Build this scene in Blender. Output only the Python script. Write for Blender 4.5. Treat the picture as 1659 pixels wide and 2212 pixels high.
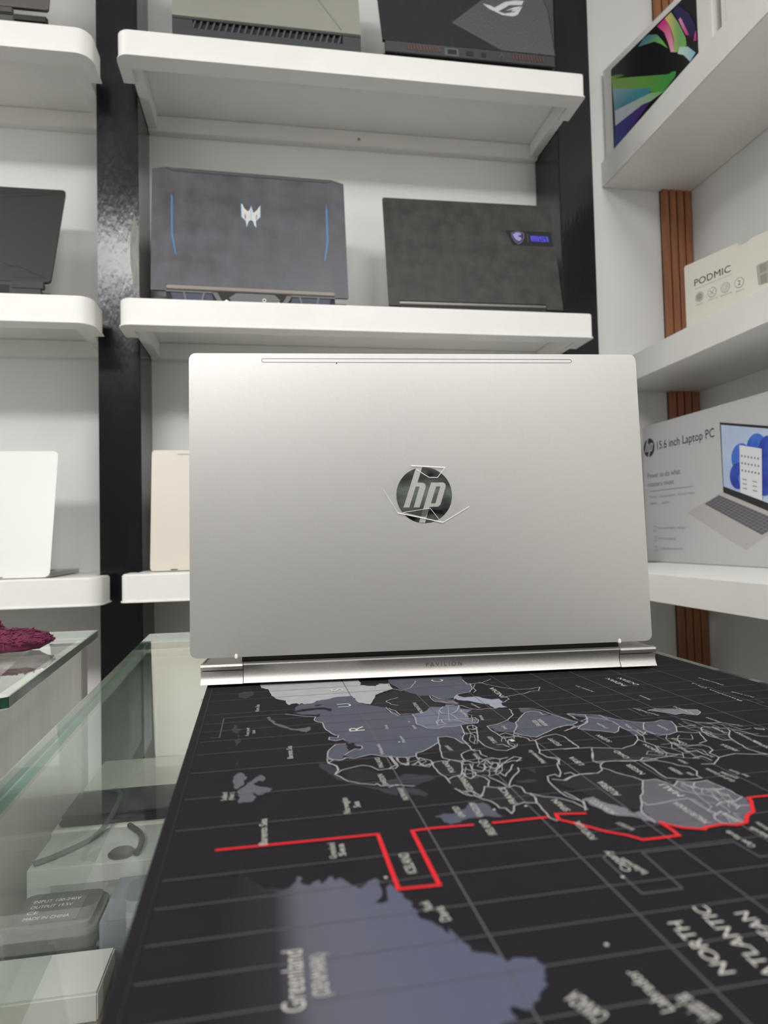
import bpy, bmesh, math, random
from mathutils import Vector, Matrix
for o in list(bpy.data.objects): bpy.data.objects.remove(o)
random.seed(7)
S = bpy.context.scene
C = S.collection
Z0 = 1.05                                    # height of the lens above the shop floor

# ------------------------------------------------------------------ camera, light, exposure
cam = bpy.data.cameras.new('camera'); camo = bpy.data.objects.new('camera', cam); C.objects.link(camo)
cam.sensor_fit = 'VERTICAL'; cam.sensor_height = 36.0; cam.lens = 1450.0 / 2212 * 36.0
cam.clip_start = 0.01
right = Vector((0.98577, -0.16650, -0.02321)); down = Vector((-0.01679, 0.03988, -0.99906)); fwd = Vector((0.16727, 0.98524, 0.03651))
m3 = Matrix((right, -down, -fwd)).transposed()
camo.matrix_world = Matrix.Translation((0, 0, Z0)) @ m3.to_4x4()
cam.dof.use_dof = True; cam.dof.focus_distance = 0.53; cam.dof.aperture_fstop = 11.0
S.camera = camo

w = bpy.data.worlds.new('world'); S.world = w; w.use_nodes = True
w.node_tree.nodes['Background'].inputs[0].default_value = (1.0, 0.985, 0.96, 1)
w.node_tree.nodes['Background'].inputs[1].default_value = 0.30

def area(name, loc, target, sx, sy, power, col=(0.995, 0.99, 0.98)):
    l = bpy.data.lights.new(name, 'AREA'); l.shape = 'RECTANGLE'; l.size = sx; l.size_y = sy; l.energy = power; l.color = col
    o = bpy.data.objects.new(name, l); C.objects.link(o); o.location = loc
    o.rotation_euler = (Vector(target) - Vector(loc)).to_track_quat('-Z', 'Y').to_euler()
    return o
area('ceiling_panel_light', (-0.88, -1.5, 2.74), (-0.88, -1.35, 0), 1.2, 0.6, 46)
area('ceiling_panel_light', (0.55, -1.1, 2.74), (0.55, -0.95, 0), 0.6, 1.2, 26)
area('ceiling_panel_light', (-1.5, 0.35, 2.74), (-1.4, 0.5, 0), 0.6, 0.6, 9)

S.view_settings.view_transform = 'Standard'
S.view_settings.look = 'None'
S.view_settings.exposure = 0.45
S.view_settings.gamma = 1.0
S.view_settings.use_curve_mapping = False

# ------------------------------------------------------------------ helpers
def lin(c):
    return tuple(((v / 255) / 12.92 if v / 255 <= 0.04045 else ((v / 255 + 0.055) / 1.055) ** 2.4) for v in c)

MATS = {}
def mat(name, rgb, rough=0.5, metal=0.0, var=0.0, vscale=8.0, bump=0.0, bscale=200.0, coat=0.0, stretch=(1, 1, 1), emit=0.0, rvar=0.0, second=None, spec=0.5):
    if name in MATS: return MATS[name]
    m = bpy.data.materials.new(name); m.use_nodes = True; nt = m.node_tree; b = nt.nodes['Principled BSDF']
    col = (*lin(rgb), 1)
    b.inputs['Base Color'].default_value = col
    b.inputs['Roughness'].default_value = rough; b.inputs['Metallic'].default_value = metal
    b.inputs['Specular IOR Level'].default_value = spec
    if coat: b.inputs['Coat Weight'].default_value = coat; b.inputs['Coat Roughness'].default_value = 0.12
    if emit: b.inputs['Emission Color'].default_value = col; b.inputs['Emission Strength'].default_value = emit
    tc = nt.nodes.new('ShaderNodeTexCoord'); mp = nt.nodes.new('ShaderNodeMapping'); mp.inputs['Scale'].default_value = stretch
    nt.links.new(tc.outputs['Object'], mp.inputs['Vector'])
    nz = nt.nodes.new('ShaderNodeTexNoise'); nz.inputs['Scale'].default_value = vscale; nz.inputs['Detail'].default_value = 5
    nt.links.new(mp.outputs[0], nz.inputs['Vector'])
    if var or second:
        mx = nt.nodes.new('ShaderNodeMix'); mx.data_type = 'RGBA'
        rmp = nt.nodes.new('ShaderNodeMapRange'); rmp.inputs[1].default_value = 0.35; rmp.inputs[2].default_value = 0.68
        nt.links.new(nz.outputs['Fac'], rmp.inputs[0]); nt.links.new(rmp.outputs[0], mx.inputs['Factor'])
        a = tuple(min(1, c * (1 - var)) for c in lin(rgb)); d = lin(second) if second else tuple(min(1, c * (1 + var)) for c in lin(rgb))
        mx.inputs['A'].default_value = (*a, 1); mx.inputs['B'].default_value = (*d, 1)
        nt.links.new(mx.outputs['Result'], b.inputs['Base Color'])
    if rvar:
        rr_ = nt.nodes.new('ShaderNodeMapRange'); rr_.inputs[1].default_value = 0.3; rr_.inputs[2].default_value = 0.7
        rr_.inputs[3].default_value = max(0.02, rough - rvar); rr_.inputs[4].default_value = rough + rvar
        nt.links.new(nz.outputs['Fac'], rr_.inputs[0]); nt.links.new(rr_.outputs[0], b.inputs['Roughness'])
    if bump:
        n2 = nt.nodes.new('ShaderNodeTexNoise'); n2.inputs['Scale'].default_value = bscale; n2.inputs['Detail'].default_value = 3
        nt.links.new(mp.outputs[0], n2.inputs['Vector'])
        bp = nt.nodes.new('ShaderNodeBump'); bp.inputs['Strength'].default_value = bump; bp.inputs['Distance'].default_value = 0.001
        nt.links.new(n2.outputs['Fac'], bp.inputs['Height']); nt.links.new(bp.outputs[0], b.inputs['Normal'])
    MATS[name] = m; return m

def glassmat(name, tint, rough=0.0, f0=0.04, power=5.0):
    m = bpy.data.materials.new(name); m.use_nodes = True; nt = m.node_tree; nt.nodes.clear()
    out = nt.nodes.new('ShaderNodeOutputMaterial'); mix = nt.nodes.new('ShaderNodeMixShader')
    tr = nt.nodes.new('ShaderNodeBsdfTransparent'); tr.inputs[0].default_value = (*tint, 1)
    gl = nt.nodes.new('ShaderNodeBsdfGlossy'); gl.inputs['Roughness'].default_value = rough; gl.inputs[0].default_value = (0.95, 1, 0.97, 1)
    lw = nt.nodes.new('ShaderNodeLayerWeight'); lw.inputs[0].default_value = 0.5   # Facing = 1 - |n.i|
    pw = nt.nodes.new('ShaderNodeMath'); pw.operation = 'POWER'; pw.inputs[1].default_value = power
    ma = nt.nodes.new('ShaderNodeMath'); ma.operation = 'MULTIPLY_ADD'; ma.inputs[1].default_value = 1 - f0; ma.inputs[2].default_value = f0
    nt.links.new(lw.outputs['Facing'], pw.inputs[0]); nt.links.new(pw.outputs[0], ma.inputs[0]); nt.links.new(ma.outputs[0], mix.inputs[0])
    nt.links.new(tr.outputs[0], mix.inputs[1]); nt.links.new(gl.outputs[0], mix.inputs[2]); nt.links.new(mix.outputs[0], out.inputs[0])
    MATS[name] = m; return m

def obj(name, bm, m=None, parent=None, loc=None, rot=None, smooth=False, bevel=0.0, seg=2):
    if bevel:
        bmesh.ops.remove_doubles(bm, verts=bm.verts, dist=1e-6)
        es = [e for e in bm.edges if len(e.link_faces) == 2 and e.calc_face_angle(0) > 0.5]
        bmesh.ops.bevel(bm, geom=es, offset=bevel, segments=seg, affect='EDGES', clamp_overlap=True)
    bmesh.ops.recalc_face_normals(bm, faces=bm.faces)
    me = bpy.data.meshes.new(name); bm.to_mesh(me); bm.free()
    if smooth or bevel:
        for p in me.polygons: p.use_smooth = True
        try: me.set_sharp_from_angle(angle=0.6)
        except Exception: pass
    o = bpy.data.objects.new(name, me); C.objects.link(o)
    if m: me.materials.append(m)
    if parent: o.parent = parent
    if loc: o.location = loc
    if rot: o.rotation_euler = rot
    return o

def tag(o, label=None, cat=None, group=None, kind=None):
    if label: o['label'] = label
    if cat: o['category'] = cat
    if group: o['group'] = group
    if kind: o['kind'] = kind
    return o

def thing(name, label, cat, loc=(0, 0, 0), rz=0.0, group=None):
    o = bpy.data.objects.new(name, None); o.empty_display_size = 0.05; C.objects.link(o)
    o.location = (loc[0], loc[1], loc[2] + Z0); o.rotation_euler = (0, 0, rz)
    return tag(o, label, cat, group)

def B(*boxes):
    bm = bmesh.new()
    for b in boxes: bx(bm, *b)
    return bm
def bx(bm, x0, x1, y0, y1, z0, z1):
    r = bmesh.ops.create_cube(bm, size=1)
    for v in r['verts']: v.co = Vector(((x0 + x1) / 2 + v.co.x * (x1 - x0), (y0 + y1) / 2 + v.co.y * (y1 - y0), (z0 + z1) / 2 + v.co.z * (z1 - z0)))
    return bm

def prism(bm, pts, a0, a1, axis='y'):
    """extrude a 2-D outline; axis 'y': pts are (x,z); axis 'z': pts are (x,y); axis 'x': pts are (y,z)"""
    f = {'y': lambda p, a: (p[0], a, p[1]), 'z': lambda p, a: (p[0], p[1], a), 'x': lambda p, a: (a, p[0], p[1])}[axis]
    n = len(pts)
    v0 = [bm.verts.new(f(p, a0)) for p in pts]; v1 = [bm.verts.new(f(p, a1)) for p in pts]
    fa = bm.faces.new(v0); fb = bm.faces.new(v1)
    for i in range(n): bm.faces.new((v0[i], v0[(i + 1) % n], v1[(i + 1) % n], v1[i]))
    return bm
def PR(pts, a0, a1, axis='y', s=1.0):
    return prism(bmesh.new(), [(x * s, y * s) for x, y in pts], a0, a1, axis)

def rr(x0, x1, z0, z1, r, n=5, corners='1111'):
    out = []
    for k, (cx, cz, a) in enumerate(((x0 + r, z0 + r, math.pi), (x1 - r, z0 + r, 1.5 * math.pi), (x1 - r, z1 - r, 0), (x0 + r, z1 - r, 0.5 * math.pi))):
        if corners[k] == '1':
            for i in range(n + 1): out.append((cx + r * math.cos(a + i / n * math.pi / 2), cz + r * math.sin(a + i / n * math.pi / 2)))
        else: out.append(((x0, x1, x1, x0)[k], (z0, z0, z1, z1)[k]))
    return out

def circ(cx, cy, r, n=32, ry=None):
    return [(cx + r * math.cos(2 * math.pi * i / n), cy + (ry or r) * math.sin(2 * math.pi * i / n)) for i in range(n)]

def ribbon(bm, pts, w, z, f=None):
    """flat strip along a 2-D polyline (mitred quads with round-ish joints)"""
    f = f or (lambda p, a: (p[0], p[1], a))
    for (a, b) in zip(pts[:-1], pts[1:]):
        z += 3e-7 if z > 0 else -3e-7
        a = Vector(a); b = Vector(b); d = b - a
        if d.length < 1e-6: continue
        d.normalize(); n = Vector((-d.y, d.x)) * w / 2; e = d * w * 0.35
        bm.faces.new([bm.verts.new(f(p, z)) for p in (a - e - n, b + e - n, b + e + n, a - e + n)])
def ring(pts, cx, cy): return pts

def tube(bm, pts, r, seg=8):
    pts = [Vector(p) for p in pts]; rings = []
    for i, p in enumerate(pts):
        d = (pts[min(i + 1, len(pts) - 1)] - pts[max(i - 1, 0)]).normalized()
        a = d.cross(Vector((0, 0, 1)) if abs(d.z) < 0.9 else Vector((1, 0, 0))).normalized(); b = d.cross(a)
        rings.append([bm.verts.new(p + (a * math.cos(2 * math.pi * k / seg) + b * math.sin(2 * math.pi * k / seg)) * r) for k in range(seg)])
    for r0, r1 in zip(rings[:-1], rings[1:]):
        for k in range(seg): bm.faces.new((r0[k], r0[(k + 1) % seg], r1[(k + 1) % seg], r1[k]))
    bm.faces.new(rings[0]); bm.faces.new(rings[-1])
    return bm
def smoothpts(pts, n=8):
    out = []; P = [Vector(p) for p in pts]; P = [P[0]] + P + [P[-1]]
    for i in range(1, len(P) - 2):
        for k in range(n):
            t = k / n; a, b, c, d = P[i - 1], P[i], P[i + 1], P[i + 2]
            out.append(0.5 * ((2 * b) + (c - a) * t + (2 * a - 5 * b + 4 * c - d) * t * t + (3 * b - a - 3 * c + d) * t ** 3))
    out.append(P[-2]); return out

# lettering: every word is queued, turned into mesh outlines in one go
WQ = []
def word(text, sink): WQ.append((text, sink))
_wc = {}
def words_flush():
    tmp = {}
    for t, _ in WQ:
        if t in tmp: continue
        cu = bpy.data.curves.new('t', 'FONT'); cu.body = t; cu.resolution_u = 3
        o = bpy.data.objects.new('t', cu); C.objects.link(o); tmp[t] = o
    bpy.context.view_layer.update(); dg = bpy.context.evaluated_depsgraph_get()
    for t, o in tmp.items():
        me = bpy.data.meshes.new_from_object(o.evaluated_get(dg))
        _wc[t] = ([v.co.copy() for v in me.vertices], [tuple(p.vertices) for p in me.polygons]); bpy.data.meshes.remove(me)
    for o in tmp.values():
        cu = o.data; bpy.data.objects.remove(o); bpy.data.curves.remove(cu)
    for t, sink in WQ: sink(*_wc[t])
    WQ.clear()
def put_word(bm, vs, fs, f, width=None, cap=None):
    """map glyph outlines through f(x, y); width/cap rescale the run length and the capital height"""
    if not vs: return
    x0 = min(v.x for v in vs); x1 = max(v.x for v in vs)
    sx = width / (x1 - x0) if width else None
    sy = cap / 0.70 if cap else sx
    sx = sx or sy
    nv = [bm.verts.new(f((v.x - x0) * sx, v.y * sy)) for v in vs]
    for p in fs:
        try: bm.faces.new([nv[i] for i in p])
        except ValueError: pass

def inst(o, parent, loc):                      # another copy of a small part, sharing its mesh
    c = o.copy(); C.objects.link(c); c.parent = parent; c.location = loc; return c

# ------------------------------------------------------------------ materials of the place
M_wall = mat('wall_paint', (243, 242, 240), 0.7, var=0.03, vscale=3, bump=0.08, bscale=260)
M_rwall = mat('wall_paint_grey', (229, 229, 227), 0.7, var=0.03, vscale=3, bump=0.08, bscale=260)
M_shelf = mat('shelf_white_lacquer', (236, 235, 231), 0.38, var=0.02, vscale=14, bump=0.05, bscale=120)
M_black = mat('black_gloss_paint', (11, 12, 17), 0.17, var=0.25, vscale=7, bump=0.4, bscale=140, stretch=(1, 1, 0.35), rvar=0.07, second=(20, 22, 28), spec=0.4)
M_wood = mat('slat_walnut', (160, 104, 72), 0.5, var=0.25, vscale=14, stretch=(6, 6, 0.5), bump=0.1, bscale=60)
M_woodback = mat('slat_backing', (34, 26, 22), 0.9, var=0.1)
M_floor = mat('floor_tile', (104, 101, 96), 0.35, var=0.06, vscale=5)
M_glass = glassmat('counter_glass', (0.93, 0.95, 0.935))
M_glass2 = glassmat('panel_glass', (0.93, 0.95, 0.935), 0.0, 0.02, 8.0)
M_gedge = mat('glass_edge_green', (8, 48, 38), 0.08, var=0.45, vscale=40, stretch=(1, 1, 1), coat=0.5, rvar=0.05, second=(34, 86, 70))
M_lam = mat('white_laminate', (224, 222, 212), 0.45, var=0.05, vscale=22, stretch=(1, 1, 0.35))

# ------------------------------------------------------------------ the room
def struct(name, bm, m, parent=None, bevel=0, kind='structure'):
    o = obj(name, bm, m, parent, loc=None if parent else (0, 0, Z0), bevel=bevel)
    if kind and not parent: o['kind'] = kind
    return o
tag(struct('floor', B((-2.5, 1.12, -2.72, 1.56, -1.10, -1.05)), M_floor), 'pale tiled shop floor below the counters')
tag(struct('wall_back', B((-2.5, 1.12, 1.463, 1.56, -1.05, 1.75)), M_wall), 'off-white painted wall behind the shelves')
tag(struct('wall_right', B((1.022, 1.12, -2.64, 1.463, -1.05, 1.75)), M_rwall), 'pale grey side wall carrying the right-hand shelves')
tag(struct('wall_front', B((-2.5, 1.12, -2.72, -2.64, -1.05, 1.75)), mat('wall_reflection_grey', (118, 117, 115), 0.8)), 'unseen shop wall behind the camera, grey for the lid reflection')  # unseen wall added behind the lens, darkened for what the silver lid reflects
tag(struct('wall_left', B((-2.5, -2.42, -2.64, 1.463, -1.05, 1.75)), M_wall), 'far left wall of the shop')
tag(struct('ceiling', B((-2.5, 1.12, -2.72, 1.56, 1.75, 1.80)), M_wall), 'white shop ceiling')
tr = bpy.data.objects.new('trim_1', None); C.objects.link(tr); tr.location = (0.943, 1.463, Z0); tag(tr, 'strip of vertical walnut slats in the corner of the shop', kind='structure')
obj('backing', B((0, 0.078, -0.004, -0.0002, -1.05, 1.74)), M_woodback, tr)
sl = None
for i in range(4):
    x = 0.0 + i * 0.0197
    if sl is None: sl = obj('slat', B((0, 0.0160, -0.0145, -0.0041, -1.05, 1.74)), M_wood, tr, bevel=0.0008, seg=1)
    else: inst(sl, tr, (x, 0, 0))

for nm, lab, x0, x1 in (('upright_post', 'black painted wooden upright between the left and middle shelves', -0.3173, -0.2407),
                        ('upright_post', 'black painted wooden upright at the right end of the middle shelves', 0.627, 0.706)):
    t = thing(nm, lab, 'post', ((x0 + x1) / 2, 1.40, -1.05), group='black shelf uprights')
    w2 = (x1 - x0) / 2
    obj('post_body', B((-w2, w2, -0.064, 0.0625, 0, 2.75)), M_black, t, bevel=0.0015)
    if x0 < 0: tag(obj('chipped_edge', PR([(.030, .636), (.0375, .60), (.0378, .53), (.0380, .475), (.028, .49), (.0215, .54), (.022, .59)][::1], -0.0648, -0.0642), mat('bare_chip', (92, 88, 70), 0.3, vscale=60, second=(30, 30, 28), stretch=(3, 1, 0.5)), t, loc=(0, 0, 1.05)), 'chipped, worn edge')
    obj('base_block', B((-w2 - 0.004, w2 + 0.004, -0.068, 0.0625, 0, 0.10)), M_black, t, bevel=0.0015)

# ------------------------------------------------------------------ shelves on the back wall
YF, YN, YW = 1.22, 1.295, 1.4625
def wall_shelf(label, xa, xb, ia, ib, top, rl, rrr, group):
    t = thing('wall_shelf', label, 'shelf', ((xa + xb) / 2, YW, top), group=group)
    ox, oy = (xa + xb) / 2, YW
    h = 0.0488
    def arc(cx, cy, r, a0, a1, n=6): return [(cx + r * math.cos(a0 + (a1 - a0) * k / n), cy + r * math.sin(a0 + (a1 - a0) * k / n)) for k in range(n + 1)]
    p = [(xa, YN)] + arc(xa + rl, YF + rl, rl, math.pi, 1.5 * math.pi) + arc(xb - rrr, YF + rrr, rrr, 1.5 * math.pi, 2 * math.pi) + [(xb, YN), (xb - 0.017, YN), (xb - 0.017, YF + 0.034), (xa + 0.017, YF + 0.034), (xa + 0.017, YN)]
    obj('front_lip', PR([(x - ox, y - oy) for x, y in p], -h, 0, 'z'), M_shelf, t, bevel=0.0022)
    q = [(xa + 0.0171, YF + 0.0341), (xb - 0.0171, YF + 0.0341), (xb - 0.0171, YN), (ib, YN), (ib, YW), (ia, YW), (ia, YN), (xa + 0.0171, YN)]
    obj('board', PR([(x - ox, y - oy) for x, y in q], -0.015, -0.0004, 'z'), M_shelf, t)
    b = obj('side_batten', B((0, 0.020, YF + 0.0345 - oy, -0.020, -h + 0.004, -0.0152)), M_shelf, t, bevel=0.001); b.location = (ia - ox + 0.0003, 0, 0)
    inst(b, t, (ib - ox - 0.0203, 0, 0))
    obj('back_cleat', B((ia - ox + 0.0003, ib - ox - 0.0003, -0.0198, 0, -h, -0.0152)), M_shelf, t, bevel=0.001)
    sc = obj('screw', PR(circ(0, 0, 0.0032, 12), -0.0208, -0.0199), mat('screw_grey', (150, 148, 142), 0.4, 0.6), t); sc.location = (0.02, 0, -0.034)
    return t
GS = 'white shelves on the back wall'
wall_shelf('top white shelf between the black uprights, under two gaming laptops', -0.256, 0.632, -0.2405, 0.6268, 0.9150, 0.020, 0.004, GS)
wall_shelf('middle white shelf between the black uprights, below the blue-logo laptop', -0.256, 0.632, -0.2405, 0.6268, 0.4297, 0.020, 0.004, GS)
wall_shelf('low white shelf behind the silver laptop, carrying a cream laptop', -0.256, 0.632, -0.2405, 0.6268, -0.0553, 0.012, 0.004, GS)
wall_shelf('top white shelf left of the black upright, cut by the frame edge', -1.25, -0.2995, -1.24, -0.3175, 0.9095, 0.004, 0.026, GS)
wall_shelf('middle white shelf left of the black upright, under a charcoal laptop', -1.25, -0.2995, -1.24, -0.3175, 0.4302, 0.004, 0.026, GS)
wall_shelf('low white shelf left of the black upright, under a white laptop', -1.25, -0.290, -1.24, -0.3175, -0.0585, 0.004, 0.022, GS)

# ------------------------------------------------------------------ shelves on the right wall
def side_shelf(label, xf, z0, z1, yend=1.4625):
    t = thing('side_shelf', label, 'shelf', (1.0215, 0.4, z0), group='white shelves on the right wall')
    d = xf - 1.0215; h = z1 - z0
    obj('board', B((d + 0.0012, 0, -1.2, yend - 0.4, 0, h)), M_shelf, t, bevel=0.0015)
    obj('edge_band', B((d, d + 0.0011, -1.2, yend - 0.4, 0.001, h - 0.001)), M_shelf, t, bevel=0.0003)
    return t
side_shelf('upper white shelf on the right wall, under a box printed with a colourful screen', 0.795, 0.820, 0.881)
side_shelf('middle white shelf on the right wall, under the cream microphone box', 0.795, 0.330, 0.389)
side_shelf('low white shelf on the right wall, under the printed laptop carton', 0.607, -0.1155, -0.0695, 1.33)

# ------------------------------------------------------------------ glass counter in the middle
t = thing('glass_counter', 'glass-topped display counter under the black map mat', 'counter', (0.1, 0.3, -1.05))
def loc_(x, y, z): return (x - 0.1, y - 0.3, z + 1.05)
GT, GB = -0.1136, -0.1236
top_out = [(-0.108, -0.30), (0.362, -0.30), (0.3545, 0.8725), (-0.1495, 0.8725)]
gt = obj('glass_top', PR([loc_(x, y, 0)[:2] for x, y in top_out], GB + 1.05, GT + 1.05, 'z'), M_glass, t)
ge = bmesh.new()
for (a, b) in zip(top_out, top_out[1:] + top_out[:1]):
    a = Vector(a); b = Vector(b); d = (b - a).normalized(); n = Vector((d.y, -d.x)) * 0.0006
    q = [a + n * 0.2, b + n * 0.2, b + n, a + n]
    prism(ge, [(p.x - 0.1, p.y - 0.3) for p in q], GB + 1.05 + 0.0008, GT + 1.05 - 0.0008, 'z')
obj('glass_edge', ge, M_gedge, gt)
sp = [(-0.1575, 0.858), (-0.1455, 0.858), (-0.108, -0.10), (-0.120, -0.10)]
gs = obj('side_glass', PR([loc_(x, y, 0)[:2] for x, y in sp], -0.2380 + 1.05, GB - 0.0006 + 1.05, 'z'), M_glass2, t)
sp2 = sp
obj('glass_edge', PR([loc_(x, y, 0)[:2] for x, y in sp2], GB - 0.0005 + 1.05, GB - 0.0001 + 1.05, 'z'), mat('glass_edge_bright', (22, 96, 76), 0.3, vscale=30, second=(70, 140, 120)), gs)
obj('back_glass', B((*[v - 0.1 for v in (-0.142, 0.345)], 0.5645, 0.5715, -0.3055 + 1.05, GB - 0.0002 + 1.05)), M_glass, t)
obj('inner_ledge', B((-0.302, 0.25, -0.45, 0.5640, -0.320 + 1.05, -0.306 + 1.05)), mat('ledge_tan', (112, 98, 70), 0.6, var=0.1, vscale=10), t)
obj('back_ledge', B((-0.302, 0.25, 0.365, 0.5640, -0.3055 + 1.05, -0.262 + 1.05)), M_lam, t, bevel=0.002)
obj('body', B((-0.296, 0.245, -0.44, 0.565, 0.0, -0.3205 + 1.05)), M_lam, t)
obj('rim_strip', B((0.2463, 0.2555, -0.55, 0.5735, GB - 0.03 + 1.05, GB - 0.0002 + 1.05)), M_lam, t)

# counter on the left
t = thing('glass_counter', 'chipped glass counter top on a scuffed white cabinet at the left edge', 'counter', (-0.5, 0.74, -1.05))
lo = [(-0.95, 0.545), (-0.2075, 0.545), (-0.1975, 0.552), (-0.2255, 0.9337), (-0.95, 0.9337)]
gt = obj('glass_top', PR([(x + 0.5, y - 0.74) for x, y in lo], -0.1235 + 1.05, -0.1135 + 1.05, 'z'), M_glass, t)
ge = bmesh.new()
for (a, b) in zip(lo, lo[1:] + lo[:1]):
    a = Vector(a); b = Vector(b); d = (b - a).normalized(); n = Vector((d.y, -d.x)) * 0.0008
    prism(ge, [(p.x + 0.5, p.y - 0.74) for p in (a + n * 0.1, b + n * 0.1, b + n, a + n)], -0.1225 + 1.05, -0.1143 + 1.05, 'z')
obj('glass_edge', ge, M_gedge, gt)
M_scuff = mat('scuffed_white_board', (240, 238, 231), 0.5, vscale=26, stretch=(1, 1, 0.3), second=(230, 228, 221), bump=0.1, bscale=80)
obj('side_board', PR([(x + 0.5, y - 0.74) for x, y in ((-0.222, 0.562), (-0.212, 0.562), (-0.236, 0.920), (-0.246, 0.920))], 0, -0.1240 + 1.05, 'z'), M_scuff, t)
obj('front_board', B((-0.44, 0.277, -0.178, -0.166, 0, -0.1240 + 1.05)), M_scuff, t)
obj('corner_post', PR([(x + 0.5, y - 0.74) for x, y in ((-0.2365, 0.9203), (-0.2345, 0.890), (-0.2325, 0.890), (-0.2345, 0.9203))], 0, -0.1240 + 1.05, 'z'), mat('joint_grey', (160, 156, 148), 0.6), t)
obj('cabinet_top', PR([(x + 0.5, y - 0.74) for x, y in ((-0.94, 0.575), (-0.224, 0.575), (-0.248, 0.918), (-0.94, 0.918))], -0.30 + 1.05, -0.28 + 1.05, 'z'), M_lam, t)

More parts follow.
